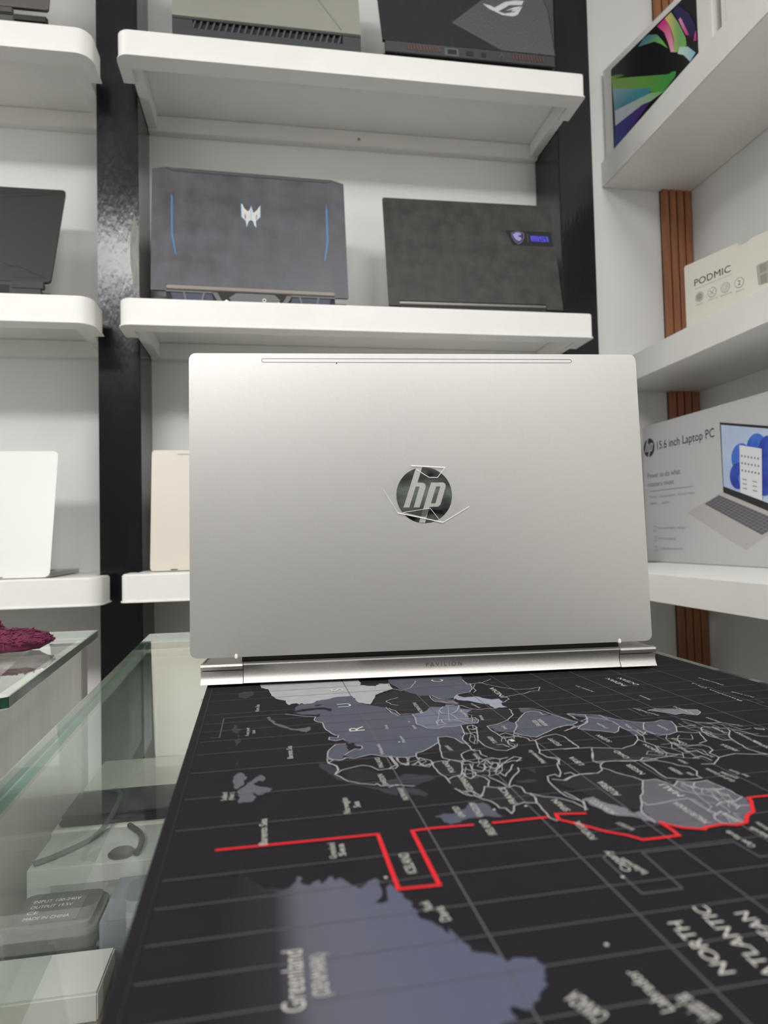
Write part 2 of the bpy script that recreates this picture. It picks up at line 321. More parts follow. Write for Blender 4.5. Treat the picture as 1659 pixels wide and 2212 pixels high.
# ------------------------------------------------------------------ print of the mat, in tenths of a millimetre (across, away)
LAND = [
("pale",[(28,5436),(35,5121),(83,5065),(101,4900),(127,4760),(195,4668),(209,4543),(235,4576),(260,4579),(274,4541),(292,4570),(314,4539),(364,4549),(394,4609),(463,4625),(536,4676),(648,4679),(663,4602),(669,4477),(732,4407),(788,4564),(808,4651),(887,4742),(961,4800),(971,4986),(900,5008),(868,4932),(800,4965),(760,5007),(781,5202)]),
("slate",[(274,4541),(245,4460),(228,4344),(279,4269),(361,4245),(402,4270),(372,4198),(351,4175),(339,4121),(353,4076),(381,4054),(383,3934),(407,3827),(428,3773),(445,3768),(433,3725),(391,3748),(383,3704),(416,3672),(459,3694),(478,3610),(505,3592),(518,3545),(538,3550),(540,3518),(523,3491),(499,3508),(465,3472),(433,3425),(455,3376),(565,3399),(632,3352),(651,3356),(650,3338),(725,3308),(777,3314),(791,3359),(848,3394),(903,3452),(948,3505),(968,3590),(1016,3588),(1051,3544),(1064,3451),(1095,3443),(1083,3512),(1130,3639),(1154,3758),(1103,3759),(1011,3747),(954,3775),(939,3831),(918,3863),(935,3981),(947,4094),(911,4089),(871,4086),(858,4134),(830,4266),(818,4144),(818,4300),(729,4391),(669,4477),(648,4679),(536,4676),(463,4625),(394,4609),(364,4549),(314,4539)]),
("slate",[(358,3505),(408,3607),(461,3604),(468,3538),(454,3459),(433,3425),(411,3373),(367,3365),(344,3410)]),
("grey",[(56,4259),(67,4285),(82,4266),(107,4118),(163,4048),(208,3970),(258,3969),(303,3996),(302,3944),(272,3877),(241,3923),(186,3951),(133,4030),(93,4108),(66,4213)]),
("dim",[(-149,4057),(-131,4185),(-118,4101),(-93,4041),(-105,3969),(-126,3987)]),
("dim",[(-128,3833),(-103,3872),(-88,3799),(-116,3729)]),
("dim",[(-118,3948),(-94,3917),(-103,3884)]),
("dim",[(-135,4951),(-94,5037),(-24,5016),(-28,4900),(-74,4820),(-116,4851)]),
("dim",[(-103,3472),(-94,3405),(-98,3412)]),
("sea",[(230,4375),(289,4405),(352,4409),(393,4423),(432,4406),(471,4368),(468,4291),(453,4310),(427,4362),(381,4378),(301,4354),(237,4336)]),
("sea",[(380,4493),(434,4511),(389,4457),(373,4468)]),
("sea",[(473,3601),(515,3611),(499,3550),(512,3505),(481,3513),(461,3467),(462,3518)]),
("dusk",[(794,4618),(864,4672),(983,4773),(969,4779),(1054,4674),(1102,4546),(1172,4544),(1149,4459),(1155,4353),(1198,4239),(1174,4214),(1133,4242),(1087,4223),(1041,4142),(993,4141),(946,4109),(906,4105),(867,4102),(860,4179),(830,4266),(818,4144),(831,4328),(721,4344),(758,4416)]),
("blue",[(1041,4142),(1098,4236),(1174,4214),(1214,4268),(1281,4215),(1266,4140),(1335,4104),(1274,4015),(1251,3920),(1292,3880),(1265,3792),(1203,3796),(1161,3782),(1103,3759),(1011,3747),(954,3775),(939,3831),(918,3863),(935,3981),(947,4094)]),
("slate",[(983,5028),(1011,4766),(1054,4674),(1102,4546),(1172,4544),(1227,4401),(1321,4426),(1363,4505),(1444,4538),(1518,4653),(1552,4810),(1538,4947),(1598,5166),(1045,5339)]),
("ice",[(1318,4445),(1358,4488),(1384,4407),(1459,4422),(1515,4333),(1541,4308),(1593,4310),(1589,4242),(1556,4168),(1565,4084),(1514,4099),(1473,4079),(1475,4175),(1430,4238),(1374,4322),(1317,4357)]),
("grey",[(1167,4527),(1215,4387),(1290,4382),(1300,4276),(1283,4248),(1219,4283),(1167,4366)]),
("dusk",[(1313,4110),(1444,4088),(1481,4077),(1556,4040),(1540,3938),(1456,3806),(1362,3738),(1274,3699),(1244,3720),(1292,3880),(1274,4015)]),
("slate",[(1624,3929),(1528,3813),(1478,3745),(1460,3672),(1394,3554),(1427,3497),(1478,3449),(1566,3518),(1683,3597),(1828,3660),(1785,3825),(1713,3859),(1708,3920),(1657,3950)]),
("slate",[(1620,4037),(1672,4022),(1719,3962),(1740,3866),(1657,3950),(1617,3931),(1601,3951)]),
("slate",[(1299,3717),(1380,3746),(1447,3781),(1471,3747),(1456,3673),(1398,3565),(1348,3603),(1310,3638)]),
("cream",[(1320,3458),(1343,3445),(1346,3418),(1326,3412)]),
("dusk",[(1189,3623),(1287,3695),(1299,3568),(1291,3455),(1291,3367),(1207,3287),(1172,3337),(1151,3427),(1173,3533)]),
("dusk",[(968,3590),(1051,3544),(1064,3451),(1081,3321),(1003,3282),(993,3189),(935,3205),(894,3235),(913,3346),(870,3378),(848,3394),(903,3452),(948,3505)]),
("dusk",[(389,3200),(481,3228),(527,3147),(560,3105),(527,3049),(467,3033),(404,3057)]),
("dim",[(300,3367),(326,3323),(372,3257),(369,3205),(352,3159),(372,3113),(398,3051),(447,3007),(507,2969),(596,2894),(584,2840),(516,2929),(419,3007),(353,3094),(323,3184),(306,3239),(293,3296)]),
("grey",[(-101,3278),(-85,3308),(-61,3268),(-50,3224),(-66,3187),(-65,3132),(-93,3087),(-108,3106),(-103,3150),(-114,3200)]),
("grey",[(-93,3057),(-64,3110),(-49,3152),(-10,3221),(15,3248),(34,3202),(23,3156),(1,3170),(-21,3137),(-10,3111),(22,3087),(64,3061),(53,3032),(21,2999),(0,2991),(-16,3038),(-26,3019),(-8,2979),(-26,2928),(-62,2931),(-83,2923),(-86,3013)]),
("dim",[(-45,3367),(-36,3321),(-40,3327)]),
("dim",[(581,3027),(663,3087),(771,3050),(793,3003),(691,2937),(636,2966),(567,2954)]),
("dim",[(564,2940),(619,2940),(680,2895),(713,2829),(694,2799),(629,2864),(558,2912)]),
("dusk",[(843,2975),(913,2996),(925,2977),(970,2973),(1006,2893),(974,2834),(909,2792),(861,2812),(830,2856)]),
("dusk",[(971,2842),(1017,2815),(1100,2823),(1108,2734),(1129,2680),(1115,2624),(1067,2636),(1012,2605),(980,2552),(953,2614),(941,2682),(922,2720)]),
("dusk",[(834,3198),(927,3219),(971,3170),(923,3018),(848,3013),(820,3079)]),
("dusk",[(1142,2711),(1223,2636),(1275,2513),(1120,2451),(1105,2484),(1115,2624)]),
("slate",[(677,2598),(723,2617),(754,2603),(804,2633),(852,2685),(905,2684),(921,2628),(924,2566),(937,2533),(898,2536),(874,2554),(844,2538),(798,2550),(764,2524),(717,2513),(700,2540),(701,2575)]),
("dim",[(1127,2877),(1194,2883),(1227,2858),(1182,2842),(1130,2856)]),
("dim",[(1228,3022),(1277,2992),(1248,2941),(1246,2992)]),
("dusk",[(1290,2850),(1341,2821),(1388,2856),(1439,2874),(1496,2868),(1434,2876),(1521,2869),(1562,2900),(1605,2855),(1649,2787),(1666,2736),(1528,2525),(1478,2444),(1431,2499),(1378,2576),(1349,2679),(1306,2762)]),
("grey",[(1666,2736),(1731,2734),(1746,2685),(1755,2645),(1805,2692),(1867,2661),(1931,2667),(1940,2569),(1939,2472),(1963,2453),(1912,2364),(1845,2309),(1790,2255),(1741,2245),(1692,2263),(1619,2254),(1588,2246),(1537,2274),(1507,2304),(1470,2341),(1478,2444),(1528,2525)]),
("pewter",[(1312,2606),(1371,2625),(1373,2578),(1406,2530),(1431,2499),(1436,2436),(1478,2444),(1470,2341),(1439,2365),(1412,2413),(1365,2430),(1337,2473),(1320,2540)]),
("slate",[(1845,3836),(1923,3785),(2014,3759),(2055,3663),(2128,3575),(2181,3547),(2133,3483),(2011,3431),(2010,3518),(1954,3434),(1917,3409),(1865,3459),(1767,3511),(1796,3590),(1875,3633),(1918,3730)]),
("slate",[(2181,3547),(2248,3541),(2303,3566),(2341,3528),(2308,3434),(2250,3340),(2173,3303),(2112,3331),(2107,3428)]),
("slate",[(2003,3507),(2122,3564),(2181,3547),(2107,3428),(2031,3319),(1993,3353),(2011,3431)]),
("slate",[(1801,3777),(1806,3693),(1822,3648),(1758,3627),(1737,3646)]),
("pewter",[(2352,3779),(2414,3798),(2523,3760),(2640,3711),(2625,3656),(2561,3603),(2505,3662),(2447,3649),(2431,3697),(2391,3738)]),
("dusk",[(2427,3376),(2460,3379),(2544,3318),(2526,3275),(2460,3201),(2435,3141),(2386,3143),(2362,3228),(2383,3315)]),
("dusk",[(1671,3201),(1753,3183),(1811,3153),(1901,3201),(1952,3085),(1993,3025),(1900,2984),(1813,2971),(1631,3001),(1581,3014)]),
]
GREENLAND = [(-75,2393),(-60,2360),(-46,2293),(-14,2242),(12,2204),(39,2203),(69,2180),(93,2190),(108,2213),(121,2253),(132,2250),(131,2207),(154,2186),(172,2208),(188,2215),(194,2187),(222,2228),(236,2225),(235,2193),(259,2214),(271,2184),(289,2153),(310,2133),(339,2168),(364,2183),(378,2169),(367,2069),(336,2042),(360,2032),(382,2041),(389,2114),(410,2140),(421,2086),(440,2032),(454,1972),(453,1928),(489,1885),(517,1829),(523,1789),(518,1863),(532,1809),(548,1747),(607,1715),(624,1684),(647,1697),(700,1684),(709,1639),(686,1602),(686,1578),(645,1534),(602,1507),(569,1529),(572,1486),(530,1482),(467,1444),(193,1496),(49,1513),(-130,1559),(-136,2024),(-105,2172),(-76,2225)]
RED = [[(-148,2505),(432,2492),(425,2095),(556,2089),(562,2489),(644,2493),(796,2484)],
[(878,2481),(1098,2480)],
[(1255,2476),(1142,2499),(1131,2449),(1146,2433),(1195,2382),(1254,2308),(1311,2263),(1343,2219),(1410,2218),(1486,2219),(1490,2265),(1486,2334),(1507,2304),(1537,2274),(1605,2242),(1619,2254),(1692,2263),(1741,2245),(1790,2255),(1841,2310),(1887,2334),(1955,2429),(1968,2458),(2057,2455),(2199,2457)]]
BORDERS = [
[(339,4121),(353,4076),(381,4054),(383,3934),(407,3827),(428,3773),(445,3768),(433,3725),(391,3748),(383,3704),(416,3672),(459,3694),(468,3680)],
[(433,3425),(465,3472),(499,3508),(523,3491),(540,3518),(538,3550),(515,3568)],
[(461,3604),(408,3607),(358,3505),(344,3410),(367,3365),(339,3326),(374,3272),(377,3218),(356,3173)],
[(367,3365),(409,3354),(431,3383),(471,3360),(565,3399),(630,3343),(655,3345),(660,3196)],
[(945,4536),(891,4498),(849,4458),(864,4369),(903,4324)],
[(174,4314),(262,4244),(356,4188),(339,4121)],
[(732,4407),(788,4564),(808,4651),(887,4742),(961,4800),(971,4986)],
[(818,4300),(824,4173),(850,4076)],
[(644,3340),(725,3308),(777,3314),(791,3359),(848,3394),(903,3452),(948,3505),(968,3590),(1016,3588),(1051,3544),(1064,3451),(1095,3443)],
[(830,4266),(860,4179),(867,4102),(906,4105),(947,4094),(935,3981),(918,3863),(939,3831),(954,3775),(1011,3747),(1059,3785),(1103,3759),(1157,3770),(1130,3639),(1123,3593)],
[(1042,3896),(1084,3925),(1073,3860),(1086,3829),(1031,3818),(1042,3896)],
[(1174,4214),(1127,4133),(1122,4058),(1169,4030),(1179,3912),(1235,3896),(1286,3910),(1290,3853),(1262,3793),(1203,3796),(1171,3887),(1084,3925)],
[(1281,4215),(1242,4115),(1199,4051),(1169,4030)],
[(1289,4213),(1335,4104),(1375,4077),(1429,4092),(1473,4079)],
[(1167,4527),(1157,4457),(1162,4350),(1206,4355),(1223,4298),(1271,4318),(1288,4263)],
[(1183,4522),(1203,4436),(1225,4394),(1276,4393)],
[(1552,4810),(1518,4653),(1466,4550),(1363,4505),(1321,4426),(1298,4380)],
[(1573,4761),(1527,4650),(1519,4573),(1485,4526)],
[(1538,4947),(1522,4776),(1586,4799),(1645,4803),(1749,4905)],
[(1626,4831),(1659,4734),(1715,4634),(1795,4530),(1909,4515),(1990,4551),(1935,4448),(1871,4448),(1802,4393),(1703,4367),(1651,4346),(1649,4276),(1581,4210)],
[(1556,4040),(1554,3994),(1524,3899),(1456,3806),(1362,3738),(1295,3718)],
[(1620,4037),(1672,4022),(1725,3976),(1755,3862),(1792,3710),(1828,3660),(1778,3621),(1683,3597),(1572,3517),(1478,3449),(1421,3499),(1394,3554),(1460,3672),(1478,3745),(1528,3813),(1617,3931),(1657,3950),(1708,3920),(1699,3863),(1740,3866)],
[(1295,3718),(1290,3644),(1299,3568),(1299,3475),(1339,3487),(1391,3496),(1425,3441)],
[(1425,3441),(1420,3397),(1449,3400),(1537,3456),(1602,3472),(1627,3419),(1614,3227)],
[(1614,3227),(1403,3234),(1384,3199),(1395,3129),(1429,3092),(1409,3024)],
[(1449,3400),(1423,3310),(1403,3234)],
[(1227,3712),(1195,3597),(1162,3490),(1162,3382),(1178,3335),(1198,3299),(1242,3277),(1303,3312),(1291,3367),(1308,3428),(1339,3453)],
[(1130,3639),(1149,3610),(1189,3623),(1195,3597)],
[(1116,3595),(1083,3512),(1082,3425),(1081,3321),(1111,3313),(1098,3256),(1115,3213)],
[(948,3505),(918,3365),(899,3252),(926,3217),(973,3186),(993,3189),(1003,3282),(1057,3327),(1093,3338)],
[(777,3314),(777,3266),(770,3212),(785,3172),(834,3195)],
[(676,3312),(678,3237),(699,3195),(727,3261),(725,3308)],
[(943,4827),(986,4774),(1012,4726),(1088,4783),(1160,4930),(1184,5011)],
[(1187,3748),(1222,3765),(1233,3710),(1198,3670),(1172,3702),(1187,3748)],
[(1304,3543),(1348,3567),(1368,3526),(1387,3485)],
[(1230,3384),(1261,3376),(1276,3329)],
[(1853,3834),(1848,3668),(1863,3637),(1913,3703),(1938,3781),(1903,3805),(1859,3847)],
[(1678,3585),(1746,3617),(1775,3584),(1702,3529),(1673,3513)],
[(340,3394),(338,3320),(373,3265),(372,3205),(352,3159),(373,3121),(399,3058),(448,3015),(509,2983),(522,2995),(533,2962),(608,2950)],
[(352,3159),(390,3209),(440,3230),(497,3250),(534,3223),(559,3164),(643,3168),(661,3198)],
[(339,3385),(396,3351),(429,3370)],
[(564,2940),(601,2960),(677,2925)],
[(828,3199),(822,3130),(823,3069),(839,3000),(839,2960),(838,2921)],
[(828,3199),(887,3211),(908,3196),(927,3219),(968,3171),(943,3072),(916,3004),(871,2991),(839,2960)],
[(974,3169),(1003,3180),(1023,3147),(1060,3147),(1098,3183),(1133,3192),(1161,3166),(1202,3173)],
[(1000,3135),(987,3060),(1024,3025),(1057,3067),(1063,3119)],
[(941,3064),(965,3066),(988,3026),(981,2987),(944,2948),(927,2984),(931,3033)],
[(981,2987),(1008,2947),(1014,2899),(989,2844)],
[(840,2853),(851,2815),(868,2768),(896,2754),(915,2715),(941,2682),(952,2640),(951,2608),(974,2602),(978,2546),(998,2571),(1017,2617),(1067,2636),(1113,2618),(1134,2679),(1128,2715),(1113,2733),(1122,2795),(1100,2823),(1071,2808),(1022,2813),(971,2842),(945,2783),(919,2741),(906,2800),(861,2812)],
[(1029,2942),(1048,2897),(1066,2824)],
[(1095,2990),(1104,2938),(1144,2993),(1195,3075)],
[(1201,3029),(1191,2989),(1145,2935),(1103,2875),(1076,2822)],
[(1097,3164),(1096,3110),(1131,3119),(1124,3067),(1090,3041),(1079,3079)],
[(1078,3011),(1118,3051),(1147,3096),(1208,3125),(1257,3121)],
[(1165,3110),(1244,3181),(1271,3155),(1228,3111)],
[(682,3313),(679,3239),(711,3194),(721,3265),(741,3297)],
[(734,3188),(769,3233),(788,3284),(832,3235),(830,3181),(781,3158),(767,3197)],
[(644,3342),(654,3209),(610,3168)],
[(1130,2721),(1166,2677),(1226,2642),(1262,2593),(1277,2538),(1284,2511)],
[(1134,2679),(1118,2630),(1111,2555),(1104,2473),(1120,2440)],
[(1286,2890),(1265,2833),(1259,2745),(1262,2660),(1297,2597)],
[(1286,2890),(1328,2904),(1335,2869),(1365,2918),(1399,3029),(1441,3091),(1438,3110),(1396,3131),(1385,3201),(1412,3254)],
[(1290,2850),(1341,2821),(1388,2856),(1439,2874),(1496,2868)],
[(1374,2900),(1408,2907),(1415,2873)],
[(1339,2829),(1382,2857),(1434,2876),(1521,2869),(1562,2900),(1587,2962),(1622,2997),(1687,2997),(1743,2973),(1803,2976),(1834,3004),(1862,2987),(1886,2963)],
[(1573,2931),(1605,2855),(1649,2787),(1666,2736)],
[(1795,2942),(1794,2881),(1785,2808),(1782,2776),(1781,2737),(1817,2720)],
[(1660,3187),(1579,3017),(1597,2985),(1638,3001)],
[(1793,2960),(1870,2958),(1921,2899),(1928,2871),(1966,2835),(1963,2777),(1928,2730),(1930,2698),(1879,2696),(1818,2712)],
[(1666,2736),(1528,2525),(1475,2438),(1467,2336)],
[(1666,2736),(1731,2734),(1746,2685),(1755,2645),(1805,2692)],
[(1533,2524),(1535,2491),(1641,2503),(1726,2513),(1733,2499),(1732,2385),(1740,2359)],
[(1755,2645),(1756,2588),(1788,2552),(1838,2511),(1833,2460)],
[(1867,2661),(1835,2625),(1843,2580),(1911,2569),(1945,2567),(1873,2558),(1854,2563)],
[(1791,2419),(1834,2447),(1899,2443),(1949,2470)],
[(1840,2370),(1879,2397),(1911,2389)],
[(1725,2339),(1766,2365),(1777,2303),(1777,2258)],
[(1740,2359),(1703,2310),(1703,2277)],
[(1805,2692),(1867,2661),(1931,2667),(1945,2567),(1944,2471)],
[(1275,2698),(1300,2583),(1269,2503)],
[(1312,2606),(1286,2536)],
[(1845,3836),(2014,3759),(2055,3663),(2128,3575),(2181,3547)],
[(2133,3483),(2107,3428)],
[(1845,3836),(1847,3668),(1906,3706),(1875,3633),(1787,3580),(1732,3545),(1695,3531)],
[(1918,3730),(1875,3633),(1800,3576),(1765,3536),(1865,3459),(1917,3409),(1954,3434),(2010,3518),(2011,3431),(2043,3434),(2031,3319)],
[(2016,3541),(2022,3618),(1987,3682),(1925,3742)],
[(2181,3547),(2103,3429),(2112,3331),(2173,3303),(2250,3340),(2308,3434),(2341,3528),(2303,3566),(2248,3541),(2181,3547)],
[(2006,3349),(1970,3268),(1907,3199),(1811,3153),(1763,3177),(1667,3213),(1609,3218),(1529,3220)],
[(1618,3236),(1621,3409)],
[(1671,3201),(1581,3014),(1631,3001),(1768,2982),(1813,2971),(1900,2984),(2016,3000)],
[(1970,3268),(1997,3154),(1969,3080),(1993,3025),(2039,2994)],
[(2097,3179),(2144,3104),(2227,3112),(2242,3067),(2228,3020),(2180,2984),(2184,2917)],
[(2250,3340),(2324,3296),(2356,3299),(2334,3258),(2295,3157),(2234,3131)],
[(2294,3425),(2365,3418),(2425,3426)],
[(2425,3558),(2458,3482),(2499,3431),(2586,3433),(2637,3367),(2652,3337)],
[(2427,3376),(2460,3379),(2544,3318),(2526,3275),(2460,3201),(2435,3141),(2386,3143),(2362,3228),(2383,3315),(2427,3376)],
[(2435,3141),(2400,2984),(2436,2896)],
[(2554,3291),(2591,3234),(2605,3161),(2645,3138)],
[(2184,2917),(2293,2944),(2364,2915),(2436,2896)],
[(2184,2917),(2099,2841),(2045,2855)],
[(2043,3339),(2087,3385),(2105,3345)],
[(2090,3028),(2148,3032),(2146,2974),(2167,2931)],
[(2061,2941),(2117,2954),(2122,2888)],
[(2690,3290),(2726,3268),(2715,3246),(2686,3266),(2690,3290)],
[(2352,3779),(2414,3798),(2523,3760),(2640,3711),(2625,3656),(2561,3603),(2505,3662),(2447,3649),(2431,3697),(2391,3738),(2352,3779)],
[(980,3192),(1037,3189)],
[(980,3192),(969,3132)],
[(969,3132),(1016,3134)],
[(968,3098),(933,3008)],
[(933,3008),(973,3008)],
[(933,3008),(931,2978)],
[(1037,3189),(1070,3204)],
[(1016,3134),(999,3093)],
[(999,3093),(973,3008)],
[(973,3008),(1011,3024)],
[(973,3008),(956,2957)],
[(956,2957),(983,2954)],
[(1070,3204),(1094,3165)],
[(1070,3204),(1046,3128)],
[(1046,3128),(1066,3118)],
[(1046,3128),(1024,3097)],
[(1024,3097),(1044,3059)],
[(1011,3024),(1046,3040)],
[(1094,3165),(1144,3181)],
[(1094,3165),(1066,3118)],
[(1066,3118),(1114,3135)],
[(1066,3118),(1044,3059)],
[(1044,3059),(1086,3080)],
[(1044,3059),(1046,3040)],
[(1046,3040),(1055,3020)],
[(1008,2981),(1031,2956)],
[(1144,3181),(1162,3159)],
[(1114,3135),(1139,3106)],
[(1114,3135),(1086,3080)],
[(1086,3080),(1055,3020)],
[(1055,3020),(1087,3006)],
[(1055,3020),(1031,2956)],
[(1031,2956),(1069,2971)],
[(1162,3159),(1214,3183)],
[(1162,3159),(1139,3106)],
[(1139,3106),(1180,3120)],
[(1139,3106),(1125,3087)],
[(1125,3087),(1149,3090)],
[(1125,3087),(1087,3006)],
[(1087,3006),(1113,3005)],
[(1087,3006),(1069,2971)],
[(1069,2971),(1074,2962)],
[(1149,3090),(1113,3005)],
[(1113,3005),(1074,2962)],
[(742,3243),(804,3252)],
[(742,3243),(672,3208)],
[(804,3252),(807,3220)],
[(804,3252),(725,3196)],
[(725,3196),(760,3176)],
[(807,3220),(760,3176)],
[(760,3176),(800,3142)],
[(847,3208),(800,3142)],
[(853,2834),(855,2788)],
[(872,2811),(902,2813)],
[(872,2811),(879,2756)],
[(879,2756),(898,2752)],
[(902,2813),(898,2752)],
[(898,2752),(914,2734)],
[(936,2753),(914,2734)],
[(1788,2641),(1823,2617)],
[(1788,2641),(1788,2588)],
[(1788,2588),(1801,2573)],
[(1745,2504),(1747,2438)],
[(1724,2384),(1766,2414)],
[(1724,2384),(1726,2356)],
[(1726,2356),(1742,2331)],
[(1701,2272),(1723,2267)],
[(1823,2617),(1801,2573)],
[(1801,2573),(1818,2545)],
[(1801,2573),(1787,2529)],
[(1787,2529),(1775,2460)],
[(1775,2460),(1799,2440)],
[(1775,2460),(1766,2414)],
[(1742,2331),(1764,2341)],
[(1858,2595),(1875,2576)],
[(1858,2595),(1818,2545)],
[(1818,2545),(1862,2549)],
[(1771,2371),(1764,2341)],
[(1764,2341),(1796,2348)],
[(1764,2341),(1734,2267)],
[(1734,2267),(1760,2264)],
[(1875,2576),(1903,2584)],
[(1862,2549),(1883,2523)],
[(1862,2549),(1837,2471)],
[(1837,2471),(1867,2474)],
[(1811,2424),(1860,2439)],
[(1811,2424),(1805,2367)],
[(1805,2367),(1796,2348)],
[(1903,2584),(1883,2523)],
[(1883,2523),(1867,2474)],
[(1867,2474),(1860,2439)],
[(1860,2439),(1824,2391)],
[(1805,2343),(1820,2319)],
[(1805,2343),(1786,2262)],
[(1786,2262),(1810,2277)],
[(1917,2516),(1889,2456)],
[(1889,2456),(1876,2418)],
[(1876,2418),(1847,2374)],
[(2035,3323),(2007,3269)],
[(2007,3269),(2067,3246)],
[(2007,3269),(1986,3225)],
[(1915,3088),(1982,3033)],
[(1915,3088),(1878,3044)],
[(1878,3044),(1954,3000)],
[(2101,3297),(2167,3312)],
[(2035,3162),(2102,3168)],
[(2003,3148),(2050,3088)],
[(2003,3148),(1982,3033)],
[(1982,3033),(1954,3000)],
[(1954,3000),(2019,2953)],
[(2167,3312),(2119,3247)],
[(2119,3247),(2176,3231)],
[(2119,3247),(2102,3168)],
[(2102,3168),(2050,3088)],
[(2050,3088),(2124,3083)],
[(2050,3088),(2061,3022)],
[(2061,3022),(2091,3001)],
[(2061,3022),(2019,2953)],
[(2019,2953),(2084,2924)],
[(2222,3279),(2176,3231)],
[(2176,3231),(2242,3196)],
[(2176,3231),(2131,3147)],
[(2131,3147),(2215,3088)],
[(2124,3083),(2182,3032)],
[(2091,3001),(2084,2924)],
[(2287,3274),(2242,3196)],
[(2182,3032),(2151,2923)],
[(2352,3474),(2342,3384)],
[(2342,3384),(2400,3388)],
[(2342,3384),(2372,3278)],
[(2372,3278),(2409,3261)],
[(2400,3505),(2400,3388)],
[(2400,3388),(2409,3261)],
[(2409,3261),(2436,3233)],
[(2456,3475),(2515,3453)],
[(2456,3475),(2455,3343)],
[(2436,3233),(2487,3223)],
[(2515,3453),(2564,3399)],
[(2515,3453),(2519,3352)],
[(2564,3399),(2595,3374)],
[(2564,3399),(2556,3311)],
[(2556,3311),(2609,3281)],
[(2556,3311),(2536,3242)],
[(2536,3242),(2596,3202)],
[(2595,3374),(2660,3370)],
[(2595,3374),(2609,3281)],
[(2609,3281),(2671,3292)],
[(2596,3202),(2636,3193)],
[(1142,3623),(1133,3586)],
[(1206,3762),(1221,3762)],
[(1174,3695),(1205,3676)],
[(1174,3695),(1164,3622)],
[(1164,3622),(1167,3569)],
[(1164,3622),(1140,3551)],
[(1140,3551),(1160,3533)],
[(1140,3551),(1113,3479)],
[(1113,3479),(1122,3428)],
[(1221,3762),(1205,3676)],
[(1205,3676),(1224,3681)],
[(1167,3569),(1180,3544)],
[(1167,3569),(1160,3533)],
[(1160,3533),(1122,3428)],
[(1122,3428),(1140,3428)],
[(1180,3544),(1151,3472)],
[(1151,3472),(1140,3428)],
[(1163,4203),(1206,4210)],
[(1163,4203),(1123,4118)],
[(1123,4118),(1040,3860)],
[(1040,3860),(1119,3880)],
[(1206,4210),(1272,4252)],
[(1206,4210),(1171,4073)],
[(1171,4073),(1119,3880)],
[(1119,3880),(1210,3892)],
[(1272,4252),(1306,4182)],
[(1227,4059),(1286,3961)],
[(1210,3892),(1245,3828)],
[(1286,3961),(1245,3828)],
[(1303,3612),(1350,3596)],
[(1292,3479),(1271,3424)],
[(1313,3511),(1358,3459)],
[(1313,3511),(1296,3422)],
[(1296,3422),(1319,3362)],
[(1262,3289),(1312,3338)],
[(1389,3549),(1399,3513)],
[(1389,3549),(1358,3459)],
[(1319,3362),(1312,3338)],
[(1312,3338),(1314,3321)],
[(1399,3513),(1396,3463)],
[(1336,3366),(1314,3321)],
]
FRAMES = [[(2263,3851),(2254,3676),(2313,3674)],
[(2328,3847),(2304,3690)],
[(3090,3834),(3086,3753),(3143,3752),(3145,3835)],
[(174,4314),(-202,4318),(-208,3906),(-254,3909)],
[(1165,2149),(1140,2131),(1139,1897),(1275,1896),(1287,2134),(1640,2129),(1646,2015),(1678,2015)]]
